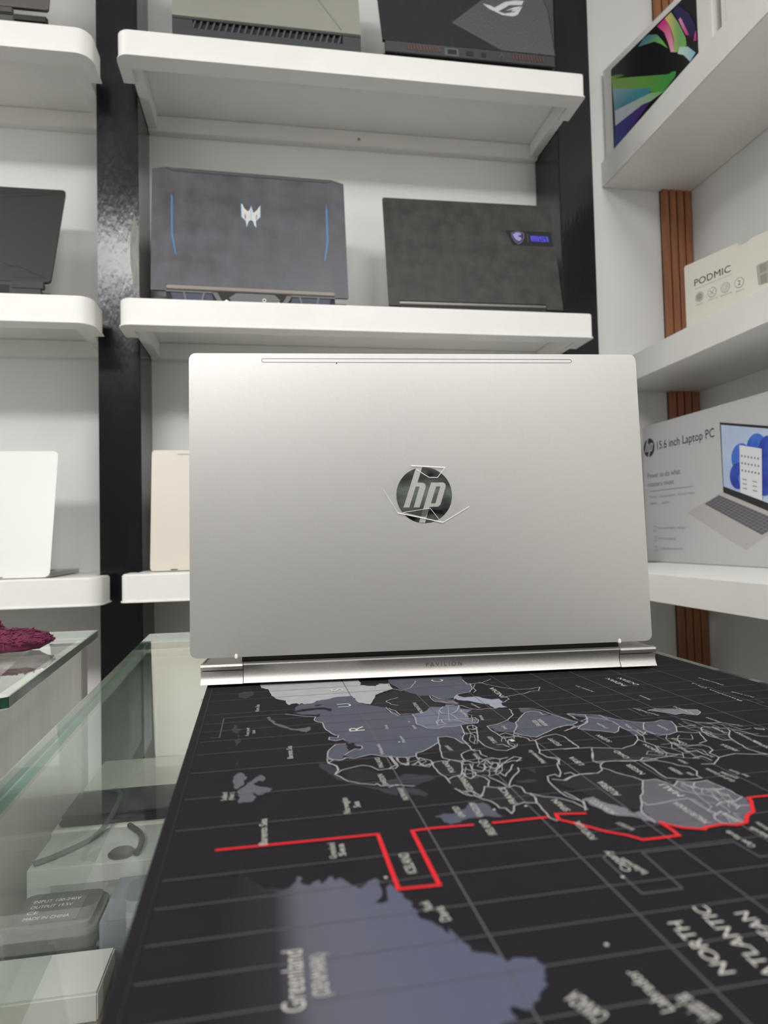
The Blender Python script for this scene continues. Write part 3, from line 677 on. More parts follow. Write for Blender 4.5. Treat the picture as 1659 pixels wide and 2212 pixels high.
WORDS = [
("S",569,4838,581,4935,5.5),
("U",561,4381,574,4477,5.5),
("R",557,3822,573,3928,6.5),
("C",1347,4925,1370,5008,5.0),
("INDIAN",2571,4406,2581,4669,6.2),
("OCEAN",2671,4405,2669,4655,6.2),
("INDIA",1629,4335,1650,4633,6.0),
("KAZAKHSTAN",1005,4092,1018,4359,4.0),
("SAUDI",1579,3638,1596,3753,4.6),
("ARABIA",1619,3627,1634,3769,4.6),
("EGYPT",1532,3281,1537,3410,4.4),
("LIBYA",1502,2984,1505,3102,5.0),
("TURKEY",1231,3405,1237,3527,4.0),
("POLAND",887,3044,891,3201,4.2),
("GERMANY",898,2817,908,2998,4.8),
("FRANCE",1024,2634,1035,2810,4.8),
("SPAIN",1199,2514,1196,2630,4.8),
("FINLAND",580,3193,582,3339,3.8),
("SWEDEN",555,2964,554,3106,4.0),
("NORWAY",605,2781,609,2921,4.2),
("ALGERIA",1469,2606,1476,2770,5.5),
("NIGER",1708,2804,1712,2937,4.6),
("CHAD",1759,3015,1760,3130,4.8),
("MALI",1717,2536,1713,2671,5.5),
("MAURITANIA",1650,2285,1650,2487,5.0),
("MOROCCO",1362,2443,1339,2586,4.6),
("SUDAN",1809,3269,1806,3393,4.5),
("ANGOLA",2329,2973,2326,3085,4.6),
("ETHIOPIA",1920,3493,1919,3608,3.0),
("SOMALIA",2015,3661,2017,3758,2.6),
("KENYA",2043,3458,2062,3541,3.0),
("TANZANIA",2220,3372,2222,3484,3.0),
("MADAGASCAR",2556,3618,2551,3814,3.2),
("NORTH",1134,1515,1141,1742,7.2),
("ATLANTIC",1237,1475,1257,1797,7.2),
("OCEAN",1351,1533,1352,1741,7.2),
("Greenland",73,1620,80,1855,9.0),
("(DENMARK)",141,1657,145,1825,6.5),
("Barents Sea",14,2505,17,2733,4.8),
("ICELAND",489,2181,489,2323,5.5),
("Greenland",250,2344,254,2460,4.0),
("Sea",283,2355,285,2445,4.0),
("UNITED",781,2560,780,2664,4.2),
("KINGDOM",850,2549,859,2683,4.4),
("IRELAND",842,2384,845,2515,5.2),
("Norwegian",347,2705,354,2865,4.6),
("Sea",395,2755,396,2814,4.6),
("Svalbard",-144,2965,-145,3056,4.0),
("(Nor.)",-114,2964,-115,3049,3.6),
("Barents Sea",160,3440,164,3642,4.6),
("Kara Sea",0,4425,5,4603,4.0),
("Moscow",768,3543,769,3656,3.4),
("Samara",884,3770,884,3847,3.0),
("Omsk",729,3812,736,3900,3.0),
("Helsinki",619,3385,627,3548,3.2),
("Franz Josef",-56,3895,-54,4056,3.0),
("Land",-22,3934,-22,3996,3.0),
("IRAN",1314,3846,1331,3940,3.0),
("UKRAINE",973,3350,968,3434,3.2),
("ROMANIA",1065,3189,1066,3275,3.0),
("IRAQ",1377,3632,1379,3695,3.0),
("Caspian Sea",1248,3935,1252,4097,3.0),
("PAKISTAN",1482,4124,1494,4287,3.4),
("AFGHANISTAN",1385,4105,1372,4238,2.6),
("Mediterranean Sea",1344,3053,1351,3250,4.2),
("BAY OF BISCAY",1353,2299,1330,2370,3.6),
("PORTUGAL",1178,2265,1184,2418,4.4),
("NIGERIA",1873,2760,1873,2851,4.0),
("GHANA",1913,2734,1911,2775,3.4),
("CAMEROON",1981,2874,1980,2937,3.2),
("Gulf of Guinea",2032,2625,2020,2795,3.8),
("EQUATORIAL",2073,2653,2057,2744,3.6),
("Sao Tome",2134,2660,2110,2755,3.4),
("SENEGAL",1763,2267,1767,2352,3.4),
("GUINEA",1861,2389,1866,2451,3.4),
("BURKINA FASO",1822,2599,1807,2669,3.4),
("IVORY COAST",1896,2490,1888,2554,3.4),
("Cape Verde",1675,2079,1671,2209,4.2),
("Islands",1778,2131,1773,2215,4.2),
("Sierra Leone",1822,2182,1825,2246,3.6),
("Canary",1172,2028,1169,2171,5.0),
("Islands",1216,2003,1190,2111,4.4),
("Labrador",913,1429,901,1577,6.0),
("Nuuk",488,1958,481,2006,5.0),
("Davis",521,1894,517,1968,5.0),
("CANADA",755,1438,719,1532,8.0),
("Labrador Sea",989,1378,962,1468,9.0),
("Seychelles",2343,3651,2291,3843,3.0),
("Mauritius",3224,4236,3217,4494,3.0),
("Reunion (Fr.)",3033,3818,3061,4347,3.0),
("Port Louis",3172,3878,3143,4047,3.0),
("ZAMBIA",2477,3242,2486,3372,3.2),
("MALAWI",2586,3433,2581,3541,2.8),
("CONGO",2156,3132,2153,3240,3.6),
("DEMOCRATIC REPUBLIC",2090,3018,2115,3185,3.2),
("UGANDA",2062,3334,2062,3429,2.6),
("GABON",1954,3026,1955,3186,3.4),
("BOTSWANA",2518,3075,2541,3247,3.2),
("NAMIBIA",2504,2975,2521,3095,4.0),
("ZIMBABWE",2384,3188,2388,3302,2.8),
("Arabian Sea",2273,4308,2245,4514,3.0),
("Maldives",2512,4004,2509,4127,3.0),
]

# ------------------------------------------------------------------ the map mat
TH = math.radians(1.35)
MT = -0.1105                                   # top of the mat, below the lens
mt = thing('desk_mat', 'black desk mat printed with a grey world map and a red route line', 'desk mat', (0, 0, MT), TH)
# local x = across (map south), local y = away (map east)
U0, U1, V0, V1 = -0.0370, 0.3528, -0.255, 0.645
M_mat = mat('mat_black_cloth', (27, 25, 28), 0.85, var=0.06, vscale=60, bump=0.12, bscale=1500, spec=0.12)
obj('mat_body', PR(rr(U0, U1, V0, V1, 0.012, 5), -0.0030, 0.0, 'z'), M_mat, mt, bevel=0.0006, seg=1)
st = bmesh.new()
k = 0
per = rr(U0 + 0.0045, U1 - 0.0045, V0 + 0.0045, V1 - 0.0045, 0.009, 5)
for a, b in zip(per, per[1:] + per[:1]):
    L = math.dist(a, b); n = max(1, int(L / 0.0026))
    for i in range(n):
        p = [(a[0] + (b[0] - a[0]) * (i + s) / n, a[1] + (b[1] - a[1]) * (i + s) / n) for s in (0.15, 0.75)]
        if p[0][1] > 0.1: ribbon(st, p, 0.0005, 0.0002)
tag(obj('stitching', st, mat('stitch_black', (14, 13, 15), 0.7), mt), kind='stuff')
INK = {'pale': (146, 146, 149), 'slate': (72, 74, 85), 'blue': (92, 95, 111), 'ice': (132, 135, 150), 'grey': (84, 82, 89), 'pewter': (106, 104, 110), 'dim': (50, 49, 54), 'dusk': (36, 33, 35), 'sea': (27, 25, 28), 'cream': (190, 186, 172)}
def ink(k): return mat('ink_' + k, INK[k], 0.85, var=0.05, vscale=90, spec=0.12)
lay = {}
for k, pts in LAND: lay.setdefault(k, []).append(pts)
ZL = {'sea': 0.00028, 'cream': 0.00030, 'dim': 0.00012, 'dusk': 0.00014, 'slate': 0.00016, 'pale': 0.00018, 'blue': 0.00020, 'grey': 0.00022, 'pewter': 0.00024, 'ice': 0.00026}
from mathutils.geometry import delaunay_2d_cdt
def flat(bm, pts, z):
    vs = [Vector((x * 1e-4, y * 1e-4)) for x, y in pts]
    ov, oe, of, *_ = delaunay_2d_cdt(vs, [], [list(range(len(vs)))], 1, 1e-7)
    nv = [bm.verts.new((v.x, v.y, z)) for v in ov]
    for f in of:
        try: bm.faces.new([nv[i] for i in f])
        except ValueError: pass
def rough_edge(pts, amp, n=2):                 # ragged coast
    out = []
    for a, b in zip(pts, pts[1:] + pts[:1]):
        out.append(a); L = math.dist(a, b)
        if L > 25:
            for i in range(1, n + 1):
                s = i / (n + 1); j = random.uniform(-1, 1) * min(amp, L * 0.12)
                out.append((a[0] + (b[0] - a[0]) * s - (b[1] - a[1]) / L * j, a[1] + (b[1] - a[1]) * s + (b[0] - a[0]) / L * j))
    return out
for k, polys in lay.items():
    for i, p in enumerate(polys):
        bm = bmesh.new(); flat(bm, rough_edge(p, 9), ZL[k] + 0.0000012 * i); obj('printed_land', bm, ink(k), mt)
# Greenland is printed with a fade from the dark north to slate blue in the south
g = bpy.data.materials.new('ink_fade'); g.use_nodes = True; nt = g.node_tree; bs = nt.nodes['Principled BSDF']; bs.inputs['Roughness'].default_value = 0.85; bs.inputs['Specular IOR Level'].default_value = 0.12
tc = nt.nodes.new('ShaderNodeTexCoord'); sx = nt.nodes.new('ShaderNodeSeparateXYZ'); mr = nt.nodes.new('ShaderNodeMapRange'); cr = nt.nodes.new('ShaderNodeValToRGB')
mr.inputs[1].default_value = -0.012; mr.inputs[2].default_value = 0.045
nt.links.new(tc.outputs['Object'], sx.inputs[0]); nt.links.new(sx.outputs[0], mr.inputs[0]); nt.links.new(mr.outputs[0], cr.inputs[0]); nt.links.new(cr.outputs[0], bs.inputs['Base Color'])
e = cr.color_ramp.elements; e[0].position = 0.0; e[0].color = (*lin((27, 25, 28)), 1); e[1].position = 1.0; e[1].color = (*lin((76, 79, 97)), 1)
for p_, c_ in ((0.28, (40, 37, 42)), (0.42, (80, 78, 88)), (0.60, (82, 82, 94))):
    n_ = e.new(p_); n_.color = (*lin(c_), 1)
bm = bmesh.new(); flat(bm, rough_edge(GREENLAND, 8), 0.00018); obj('printed_land', bm, g, mt)
bm = bmesh.new()
for v in (0.5185, 0.4986, 0.4786, 0.4420, 0.4205, 0.4040, 0.3845, 0.3622, 0.3345, 0.3018, 0.2704, 0.2325, 0.2152, 0.1965, 0.1805, 0.1648, 0.1475, 0.130, 0.112):
    ribbon(bm, [(U0 + 0.006, v), (U1 - 0.006, v - 0.001)], 0.00042, 0.00034)
for u in (0.0640, 0.1090, 0.1455, 0.1780, 0.2110, 0.2425, 0.2755, 0.3090):
    ribbon(bm, [(u - 0.0035, 0.05), (u + 0.001, 0.55)], 0.00055, 0.00034)
for p in FRAMES: ribbon(bm, [(x * 1e-4, y * 1e-4) for x, y in p], 0.00055, 0.00035)
tag(obj('printed_grid', bm, mat('ink_grid', (84, 83, 88), 0.85, spec=0.12), mt), kind='stuff')
bm = bmesh.new()
for p in BORDERS:
    q = [(x * 1e-4, y * 1e-4) for x, y in p]; r = []
    for a, b in zip(q[:-1], q[1:]):
        r.append(a); L = math.dist(a, b); n = int(L / 0.003)
        for i in range(1, n):
            s = i / n; j = random.uniform(-0.0004, 0.0004); r.append((a[0] + (b[0] - a[0]) * s + j, a[1] + (b[1] - a[1]) * s + random.uniform(-0.0004, 0.0004)))
    r.append(q[-1]); ribbon(bm, r, 0.00032 if len(p) == 2 else 0.00058, 0.00038)
tag(obj('printed_borders', bm, mat('ink_border', (150, 148, 152), 0.85, spec=0.12), mt), kind='stuff')
bm = bmesh.new()
for p in RED: ribbon(bm, [(x * 1e-4, y * 1e-4) for x, y in p], 0.0015, 0.00042)
tag(obj('printed_route', bm, mat('ink_red', (190, 36, 42), 0.75, spec=0.15), mt), 'red route line')
wbm = bmesh.new()
def mapword(s, ax, ay, bx_, by_, h):
    a = Vector((ax, ay)) * 1e-4; b = Vector((bx_, by_)) * 1e-4; d = (b - a); L = d.length; d.normalize(); n = Vector((-d.y, d.x))
    cap = 0.009 if len(s) == 1 else h * 0.00062
    if len(s) == 1: d = Vector((0, 1)); n = Vector((-1, 0)); L = 0.0085
    def f(x, y):
        p = a + d * x + n * (y - cap / 2); return (p.x, p.y, 0.00046)
    word(s, lambda vs, fs: put_word(wbm, vs, fs, f, L, cap))
for wd in WORDS: mapword(*wd)
for i, (x, y) in enumerate(((884, 3925), (1005, 4120), (745, 3560), (925, 2598), (1060, 2600), (905, 1690), (400, 2175), (1135, 2000))):
    prism(wbm, circ(x * 1e-4, y * 1e-4, 0.0006, 10), 0.00040, 0.00046, 'z')
words_flush()
tag(obj('printed_words', wbm, mat('ink_words', (174, 172, 166), 0.85, spec=0.12), mt), kind='stuff')

# ------------------------------------------------------------------ the silver laptop on the mat
M_silver = mat('satin_silver', (192, 190, 187), 0.38, 0.88, var=0.10, vscale=2600, bump=0.10, bscale=2600)
M_silver2 = mat('satin_silver_base', (168, 165, 161), 0.48, 0.85, var=0.06, vscale=900, bump=0.08, bscale=1400)
M_dark = mat('hinge_black', (14, 14, 15), 0.5)
M_screen = mat('screen_black', (8, 8, 10), 0.1)
M_keys = mat('key_grey', (120, 118, 116), 0.5)
def lidframe(root, loc, tilt): return dict(parent=root, loc=loc, rot=(-math.radians(tilt), 0, 0))
hp = thing('laptop', 'silver laptop with its back to us, standing on the map mat', 'laptop', (-0.0536, 0.5230, MT), math.radians(-4.07))
WB, DB, ZB, HB_ = 0.3575, 0.224, 0.0026, 0.0145
obj('base', PR([(0.0045, ZB + 0.001), (0.0062, ZB + 0.0135), (0.0062, ZB + HB_), (DB, ZB + HB_), (DB, ZB + 0.006), (DB - 0.012, ZB)], 0.0008, WB - 0.0008, 'x'), M_silver2, hp, bevel=0.0008)
prof = [(0.0, ZB), (0.0021, ZB + 0.0035), (0.0030, ZB + 0.0075), (0.0022, ZB + 0.0110), (0.0006, ZB + 0.0134), (0.0008, ZB + 0.0144), (0.0060, ZB + 0.0150), (0.0060, ZB + 0.0005)]
hb = obj('hinge_bar', PR(prof, 0.0317, 0.3275, 'x'), M_silver2, hp, smooth=True)
for x0, x1 in ((0.0, 0.0312), (0.3280, WB)):
    c = obj('end_cap', PR([(-0.0004, ZB - 0.0002), (0.0019, ZB + 0.0032), (0.0026, ZB + 0.0064), (0.0016, ZB + 0.0093), (0.0060, ZB + 0.0093), (0.0060, ZB)], x0, x1, 'x'), M_silver2, hp, smooth=True)
    obj('cap_rail', PR([(0.0012, ZB + 0.0102), (0.0004, ZB + 0.0128), (0.0010, ZB + 0.0144), (0.0060, ZB + 0.0148), (0.0060, ZB + 0.0102)], x0, x1, 'x'), M_silver2, c, smooth=True)
obj('hinge_spine', B((0.030, 0.330, 0.0085, 0.0135, ZB + 0.0142, 0.0236)), M_dark, hp)
for x in (0.0255, 0.3262):
    obj('hinge_tab', B((x, x + 0.0022, -0.0006, 0.0045, 0.0212, 0.0246)), mat('tab_white', (226, 224, 218), 0.4), hp, bevel=0.0005)
for y_ in (0.008, DB - 0.03): obj('foot', B((0.03, WB - 0.03, y_, y_ + 0.006, 0.0004, ZB + 0.001)), M_dark, hp)
kb = obj('keyboard', B((0.03, WB - 0.03, 0.045, 0.15, ZB + HB_ + 0.0001, ZB + HB_ + 0.0006)), mat('keywell', (150, 147, 142), 0.5, 0.4), hp)
ky = None
for r in range(6):
    for cc in range(15):
        p = (0.0335 + cc * 0.0194, 0.048 + r * 0.0168, ZB + HB_ + 0.0006)
        if ky is None: ky = obj('key', B((0, 0.0165, 0, 0.0142, 0, 0.0010)), M_keys, kb); ky.location = p
        else: inst(ky, kb, p)
lid = obj('lid', PR(rr(0, 0.360, 0, 0.2324, 0.0042, 5), 0.0, 0.0055, 'y'), M_silver, **lidframe(hp, (-0.0064, 0.0006, 0.0233), 2.603), bevel=0.0011, seg=3)
obj('screen', B((0.006, 0.354, 0.00545, 0.0060, 0.008, 0.2264)), M_screen, lid)
# groove of the rubber bumper near the top edge
bm = bmesh.new(); per = rr(0.0548, 0.3059, 0.2263, 0.2292, 0.0014, 4)
for a, b in zip(per, per[1:] + per[:1]): ribbon(bm, [a, b], 0.0004, -0.0001, lambda p, z: (p[0], z, p[1]))
obj('bumper_groove', bm, mat('groove_grey', (96, 94, 92), 0.5), lid)
obj('sensor_dot', PR(circ(0.1135, 0.2256, 0.0005, 10), -0.0002, 0.0), M_dark, lid)
dsc = obj('logo_disc', PR(circ(0.1803, 0.1193, 0.0222, 64), -0.0003, 0.0), mat('disc_painted_reflection', (26, 30, 33), 0.07, 1.0, vscale=70, second=(176, 186, 183), stretch=(0.45, 1, 1.0)), lid)  # dark and pale blotches painted into the disc colour as its reflections
HL = [(174.2, 140.9), (179.2, 141.45), (175.1, 129.3), (179.6, 129.1), (181.3, 127.9), (181.6, 125.8), (176.2, 109.7), (171.5, 109.7), (176.8, 126.1), (173.6, 126.1), (168.0, 109.7), (163.4, 109.7)]
PL = [(186.0, 129.1), (195.6, 129.1), (197.4, 128.0), (197.6, 125.8), (192.9, 111.5), (191.0, 109.9), (184.0, 109.8), (180.1, 97.3), (175.3, 97.6)]
PH = [(189.9, 126.0), (193.3, 126.0), (188.9, 112.7), (185.3, 112.7)]
obj('logo_letter', PR(HL, -0.0005, -0.0002, 'y', 0.001), M_silver, lid)
obj('logo_letter', PR(PL, -0.0005, -0.0002, 'y', 0.001), M_silver, lid)
obj('logo_letter_eye', PR(PH, -0.0007, -0.0004, 'y', 0.001), MATS['disc_painted_reflection'], lid)
M_film = glassmat('clear_film', (0.997, 0.997, 0.997), 0.08, 0.012)
FO = [(145.8, 127.7), (170.6, 142.8), (197.4, 141.0), (202.1, 120.4), (215.7, 109.5), (194.3, 97.4), (158.9, 105.5)]
fl = obj('protective_film', PR(FO, -0.0011, -0.0010, 'y', 0.001), M_film, lid)
M_crease = mat('film_crease', (236, 234, 230), 0.3)
bm = bmesh.new()
for wd_, l in ((0.0007, [(170.6, 142.8), (197.4, 141.0)]), (0.0004, [(197.4, 141.0), (191.2, 133.1), (184.3, 133.2), (174.8, 139.5)]), (0.0002, [(148, 124), (158.9, 105.5)]), (0.0006, [(158.9, 105.5), (176, 101.6), (194.3, 97.4)]), (0.0004, [(194.3, 97.4), (215.7, 109.5)]), (0.0004, [(162.6, 105.7), (184.5, 108.7)]), (0.00025, [(184.5, 108.7), (191.2, 99.9)]), (0.0004, [(180.5, 101.7), (176.8, 102.0), (162.6, 105.7)])):
    for a, b in zip(l[:-1], l[1:]): ribbon(bm, [(a[0] * .001, a[1] * .001), (b[0] * .001, b[1] * .001)], wd_, -0.0013, lambda p, z: (p[0], z, p[1]))
obj('film_fold', bm, M_crease, lid)
bm = bmesh.new(); prism(bm, [(x * .001, y * .001) for x, y in ((162.6, 105.7), (184.5, 108.7), (180.5, 101.7), (176.8, 102.0))], -0.00135, -0.00125); obj('film_fold', bm, glassmat('film_double', (0.72, 0.72, 0.71), 0.15, 0.12), lid)
bm = bmesh.new(); word('P A V I L I O N', lambda vs, fs: put_word(bm, vs, fs, lambda x, y: (0.1712 + x, 0.0017 + 0.0008 - 0.0006, ZB + 0.0064 + y), 0.0282, 0.0030)); words_flush()
wm = obj('wordmark', bm, mat('engraved_grey', (62, 58, 52), 0.5), hb); wm.location = (0, -0.0006, 0)

# ------------------------------------------------------------------ laptops on the shelves (all with their backs to us)
M_pc = mat('plastic_black', (20, 20, 22), 0.45)
M_vent = mat('vent_black', (9, 9, 10), 0.6)
def laptop(label, x, y, zs, yaw, W, D, hb_, hz, tilt, outline, mlid, mbase, thick=0.007, group='laptops on the shelves', bevel=0.0009):
    """x,y,zs: left rear corner on the shelf; hz: height of the lid's lower edge over the shelf"""
    t = thing('laptop', label, 'laptop', (x, y, zs), math.radians(yaw), group)
    obj('base', PR(rr(0.001, W - 0.001, 0.006, D, 0.006, 4), 0.0012, hb_, 'z'), mbase, t, bevel=0.0008)
    obj('keyboard', B((0.025, W - 0.025, 0.05, D * 0.62, hb_, hb_ + 0.0008)), M_vent, t)
    for y_ in (0.02, D - 0.03): obj('foot', B((0.03, W - 0.03, y_, y_ + 0.01, 0.0, 0.0013)), M_vent, t)
    l = obj('lid', PR(outline, 0, thick, 'y', 0.001), mlid, **lidframe(t, (0, 0, hz), tilt), bevel=bevel)
    zt = max(p[1] for p in outline) * 0.001; x0 = min(p[0] for p in outline) * 0.001; x1 = max(p[0] for p in outline) * 0.001
    obj('screen', B((x0 + 0.012, x1 - 0.012, thick - 0.0001, thick + 0.0004, 0.03, zt - 0.015)), M_screen, l)
    return t, l
def dec(name, pts, m, lid_, d0=-0.0006, d1=0.0002, s=0.001): return obj(name, PR(pts, d0, d1, 'y', s), m, lid_)

# 1  blue-lit gaming laptop
M_navy = mat('smudged_slate', (66, 66, 71), 0.42, 0.35, vscale=24, second=(84, 85, 91), rvar=0.08, bump=0.03, bscale=300)
ol = [(0.3, 4), (26, 4), (26, 16), (338, 16), (338, 4), (363, 4), (362, 245), (339, 251.5), (24, 251.5), (1, 246)]
t, l = laptop('slate gaming laptop with a glowing blue wing logo, on the middle shelf', -0.2075, 1.2600, 0.4297, 1.59, 0.363, 0.185, 0.021, 0.0270, 7.04, ol, M_navy, M_pc)
dec('top_bevel', [(24, 251.3), (339, 251.3), (330, 245), (37, 245)], mat('bevel_grey', (74, 74, 78), 0.4, 0.4), l, -0.0008, 0.001)
M_blue = mat('blue_light', (64, 118, 170), 0.4)
dec('light_strip', [(34.2, 195.8), (37.6, 192.8), (38.2, 119.1), (44.2, 75.1), (42.6, 74.2), (35.2, 114.8), (34.7, 189.8)], M_blue, l)
dec('light_strip', [(327.0, 200.9), (328.7, 185.3), (329.1, 119.9), (321.6, 78.7), (319.2, 77.1), (325.2, 122.4), (325.3, 184.9)], M_blue, l)
lg = [(163.8, 186.1), (165.7, 185.9), (169.6, 177.2), (175.3, 172.0), (178.3, 173.0), (182.1, 183.1), (186.3, 168.7), (193.8, 176.7), (199.1, 185.7), (198.7, 161.5), (191.6, 154.0), (190.5, 152.7), (191.0, 139.8), (187.4, 143.6), (185.3, 152.4), (181.3, 154.1), (177.2, 151.8), (173.4, 139.3), (171.8, 152.2), (164.2, 159.7)]
cx_, cz_ = 181.3, 163
dec('logo_glow', [(cx_ + (a - cx_) * 1.06, cz_ + (b - cz_) * 1.07) for a, b in lg], mat('logo_blue', (70, 150, 200), 0.3, emit=0.05), l, -0.0004, 0.0002)
dec('logo', lg, mat('logo_white', (206, 204, 198), 0.4), l, -0.0010, 0.0)
for e_ in ([(169.4, 166.2), (172.1, 162.7), (171.4, 154.5), (170.2, 155.4)], [(192.9, 167.6), (190.9, 163.4), (190.8, 155.0), (191.6, 155.0)]): dec('logo_eye', e_, mat('logo_slate', (70, 96, 140), 0.3), l, -0.0014, -0.0004)
dec('logo_ridge', [(181.2, 181), (182.6, 179), (182.0, 155), (181.0, 155)], mat('logo_ice', (120, 180, 215), 0.3), l, -0.0014, -0.0004)
obj('hinge_bar', B((0.0265, 0.3375, 0.0005, 0.008, 0.0335, 0.0415)), mat('bronze_bar', (112, 106, 100), 0.4, 0.5), t, bevel=0.0012)
obj('rear_face', B((0.0265, 0.3375, 0.002, 0.0062, 0.004, 0.0330)), M_vent, t)
M_vb = mat('vent_navy', (24, 38, 66), 0.4); M_fr = mat('vent_frame', (92, 92, 94), 0.45, 0.2)
for sgn in (0, 1):
    f = (lambda x: x) if not sgn else (lambda x: 364 - x)
    for a in ((34, 27, 56, 27, 60, 6, 42, 6), (60, 27, 92, 27, 86, 6, 66, 6), (96, 27, 108, 27, 112, 6, 92, 6)):
        obj('vent', PR([(f(a[i]) * .001, a[i + 1] * .001) for i in (0, 2, 4, 6)], 0.0006, 0.0021), M_vb, t)
    for a in ((26, 31, 112, 31, 112, 28, 26, 28), (56, 28, 60, 28, 65, 5, 61, 5), (92, 28, 96, 28, 90, 5, 86, 5), (108, 30, 118, 30, 128, 12, 122, 8)):
        obj('vent_frame', PR([(f(a[i]) * .001, a[i + 1] * .001) for i in (0, 2, 4, 6)], -0.0004, 0.0021), M_fr, t)
    obj('silver_trim', PR([(f(a) * .001, b * .001) for a, b in ((108, 5.5), (122, 7), (134, 17), (138, 15), (125, 3), (108, 1.8))], -0.0014, 0.0021), mat('trim_silver', (214, 212, 208), 0.3, 0.4), t)
    obj('silver_foot', PR([(f(a) * .001, b * .001) for a, b in ((2, 5), (40, 5.5), (60, 3), (108, 5.5), (108, 1.2), (2, 1.2))], -0.0010, 0.0021), MATS['trim_silver'], t)
obj('rear_plate', PR([(a * .001, b * .001) for a, b in ((140, 20), (152, 29), (222, 29), (232, 20), (222, 10), (148, 10))], -0.0016, 0.0021), mat('plate_grey', (88, 88, 90), 0.4, 0.3), t, bevel=0.001)
obj('power_socket', PR(circ(0.2035, 0.0185, 0.0035, 16), -0.0022, -0.0015), mat('socket_ring', (170, 168, 164), 0.3, 0.7), t)
obj('socket_hole', PR(circ(0.2035, 0.0185, 0.0018, 12), -0.0026, -0.0021), M_vent, t)

# 2  black laptop with a shield badge
M_smut = mat('smudged_black', (46, 44, 43), 0.48, 0.2, vscale=34, second=(66, 64, 61), rvar=0.08)
ol = [(0, 0), (20, 0), (20, 11), (325, 11), (325, 0), (359, 0)] + [(359, 240), (356, 244), (3, 244), (0, 241)]
t, l = laptop('black laptop with a purple shield badge, at the right of the middle shelf', 0.2366, 1.277, 0.4297, -0.91, 0.359, 0.180, 0.019, 0.0238, 11.89, ol, M_smut, M_pc)
dec('badge_plate', [(254.2, 181.4), (354.4, 181.0), (356.1, 147.1), (268.4, 146.0)], mat('badge_black', (20, 20, 24), 0.3), l, -0.0003, 0.0002)
sh = [(266.2, 175.6), (280.8, 180.2), (293.0, 177.0), (295.5, 172.9), (293.5, 163.2), (287.5, 153.3), (280.7, 148.2), (273.1, 153.6), (267.4, 164.0)]
dec('shield_rim', sh, mat('shield_rim', (112, 104, 138), 0.3, 0.5), l, -0.0007, -0.0002)
dec('shield_field', [(280.8 + (a - 280.8) * 0.84, 165.5 + (b - 165.5) * 0.84) for a, b in sh], mat('shield_dark', (50, 42, 84), 0.35), l, -0.0010, -0.0005)
dec('shield_emblem', [(269.6, 171.5), (278.4, 176.0), (286.0, 175.6), (288.4, 171.4), (283.0, 169.4), (279.6, 166.6), (285.5, 165.4), (288.0, 161.8), (284.6, 157.2), (281.0, 155.6), (275.0, 159.0), (271.6, 165.2)], mat('emblem_lilac', (158, 148, 204), 0.35), l, -0.0013, -0.0008)
dec('badge_divider', [(301.5, 174.2), (302.9, 174.4), (302.3, 155.1), (300.9, 155.0)], mat('divider_grey', (90, 90, 96), 0.4, 0.4), l, -0.0007, -0.0002)
M_ltr = mat('letter_violet', (74, 72, 205), 0.35, emit=0.12)
def sk(pts): return [(a - (163 - b) * -0.12, b) for a, b in pts]
for a in (308.5, 313.2, 317.9, 322.6): dec('badge_letter', sk([(a, 169.6), (a + 3.3, 169.6), (a + 3.3, 156.8), (a, 156.8)]), M_ltr, l, -0.0008, -0.0002)
dec('badge_letter', sk([(308.5, 169.8), (325.9, 169.8), (325.9, 167.0), (308.5, 167.0)]), M_ltr, l, -0.0009, -0.0002)
dec('badge_letter', sk([(327.5, 169.8), (340.5, 169.8), (340.5, 167.0), (331.2, 167.0), (331.2, 164.6), (340.5, 164.6), (340.5, 156.8), (327.5, 156.8), (327.5, 159.4), (336.9, 159.4), (336.9, 161.9), (327.5, 161.9)]), M_ltr, l, -0.0008, -0.0002)
dec('badge_letter', sk([(342.4, 169.8), (346.6, 169.8), (346.6, 156.8), (342.4, 156.8)]), M_ltr, l, -0.0008, -0.0002)
obj('hinge_bar', B((0.0205, 0.3245, 0.0015, 0.009, 0.0268, 0.0320)), mat('bar_grey', (120, 118, 114), 0.35, 0.6), t, bevel=0.001)
obj('rear_face', B((0.0205, 0.3245, 0.002, 0.0062, 0.004, 0.0262)), M_vent, t)
vf = None
for i in range(22):
    x = 0.024 + (i % 11) * 0.0125 + (0.165 if i > 10 else 0)
    if vf is None: vf = obj('vent_fin', B((0, 0.008, 0.0008, 0.0020, 0.009, 0.022)), mat('fin_grey', (34, 35, 40), 0.5), t); vf.location = (x, 0, 0)
    else: inst(vf, t, (x, 0, 0))

# 3  pale mirror-lidded laptop on the top shelf
M_mir = mat('grey_green_lid', (196, 196, 188), 0.3, 0.8, var=0.06, vscale=5)
t, l = laptop('grey mirror-lidded gaming laptop with a green line and slatted rear vent, on the top shelf', -0.161, 1.235, 0.9150, 0.4, 0.347, 0.205, 0.024, 0.0440, 14, rr(0, 347, 0, 245, 3, 3), M_mir, M_pc)
dec('lid_line', [(170, 245), (171.4, 245), (312, 8), (309.6, 8)], mat('lid_line_grey', (150, 149, 142), 0.3, 0.8), l, -0.0002, 0.0002)
dec('green_line', [(1, 1.6), (346, 1.6), (346, 0), (1, 0)], mat('line_green', (120, 150, 60), 0.4), l, -0.0010, 0.0002)
obj('rear_frame', B((0, 0.347, -0.0030, 0.0060, 0.0385, 0.0435), (0, 0.347, -0.0022, 0.0060, 0.002, 0.0225), (0, 0.036, -0.0022, 0.0060, 0.022, 0.039), (0.312, 0.347, -0.0022, 0.0060, 0.022, 0.039)), mat('rear_grey', (56, 56, 58), 0.45, 0.2), t)
obj('rear_vent', B((0.036, 0.312, 0.003, 0.0058, 0.022, 0.039)), M_vent, t)
vf = None
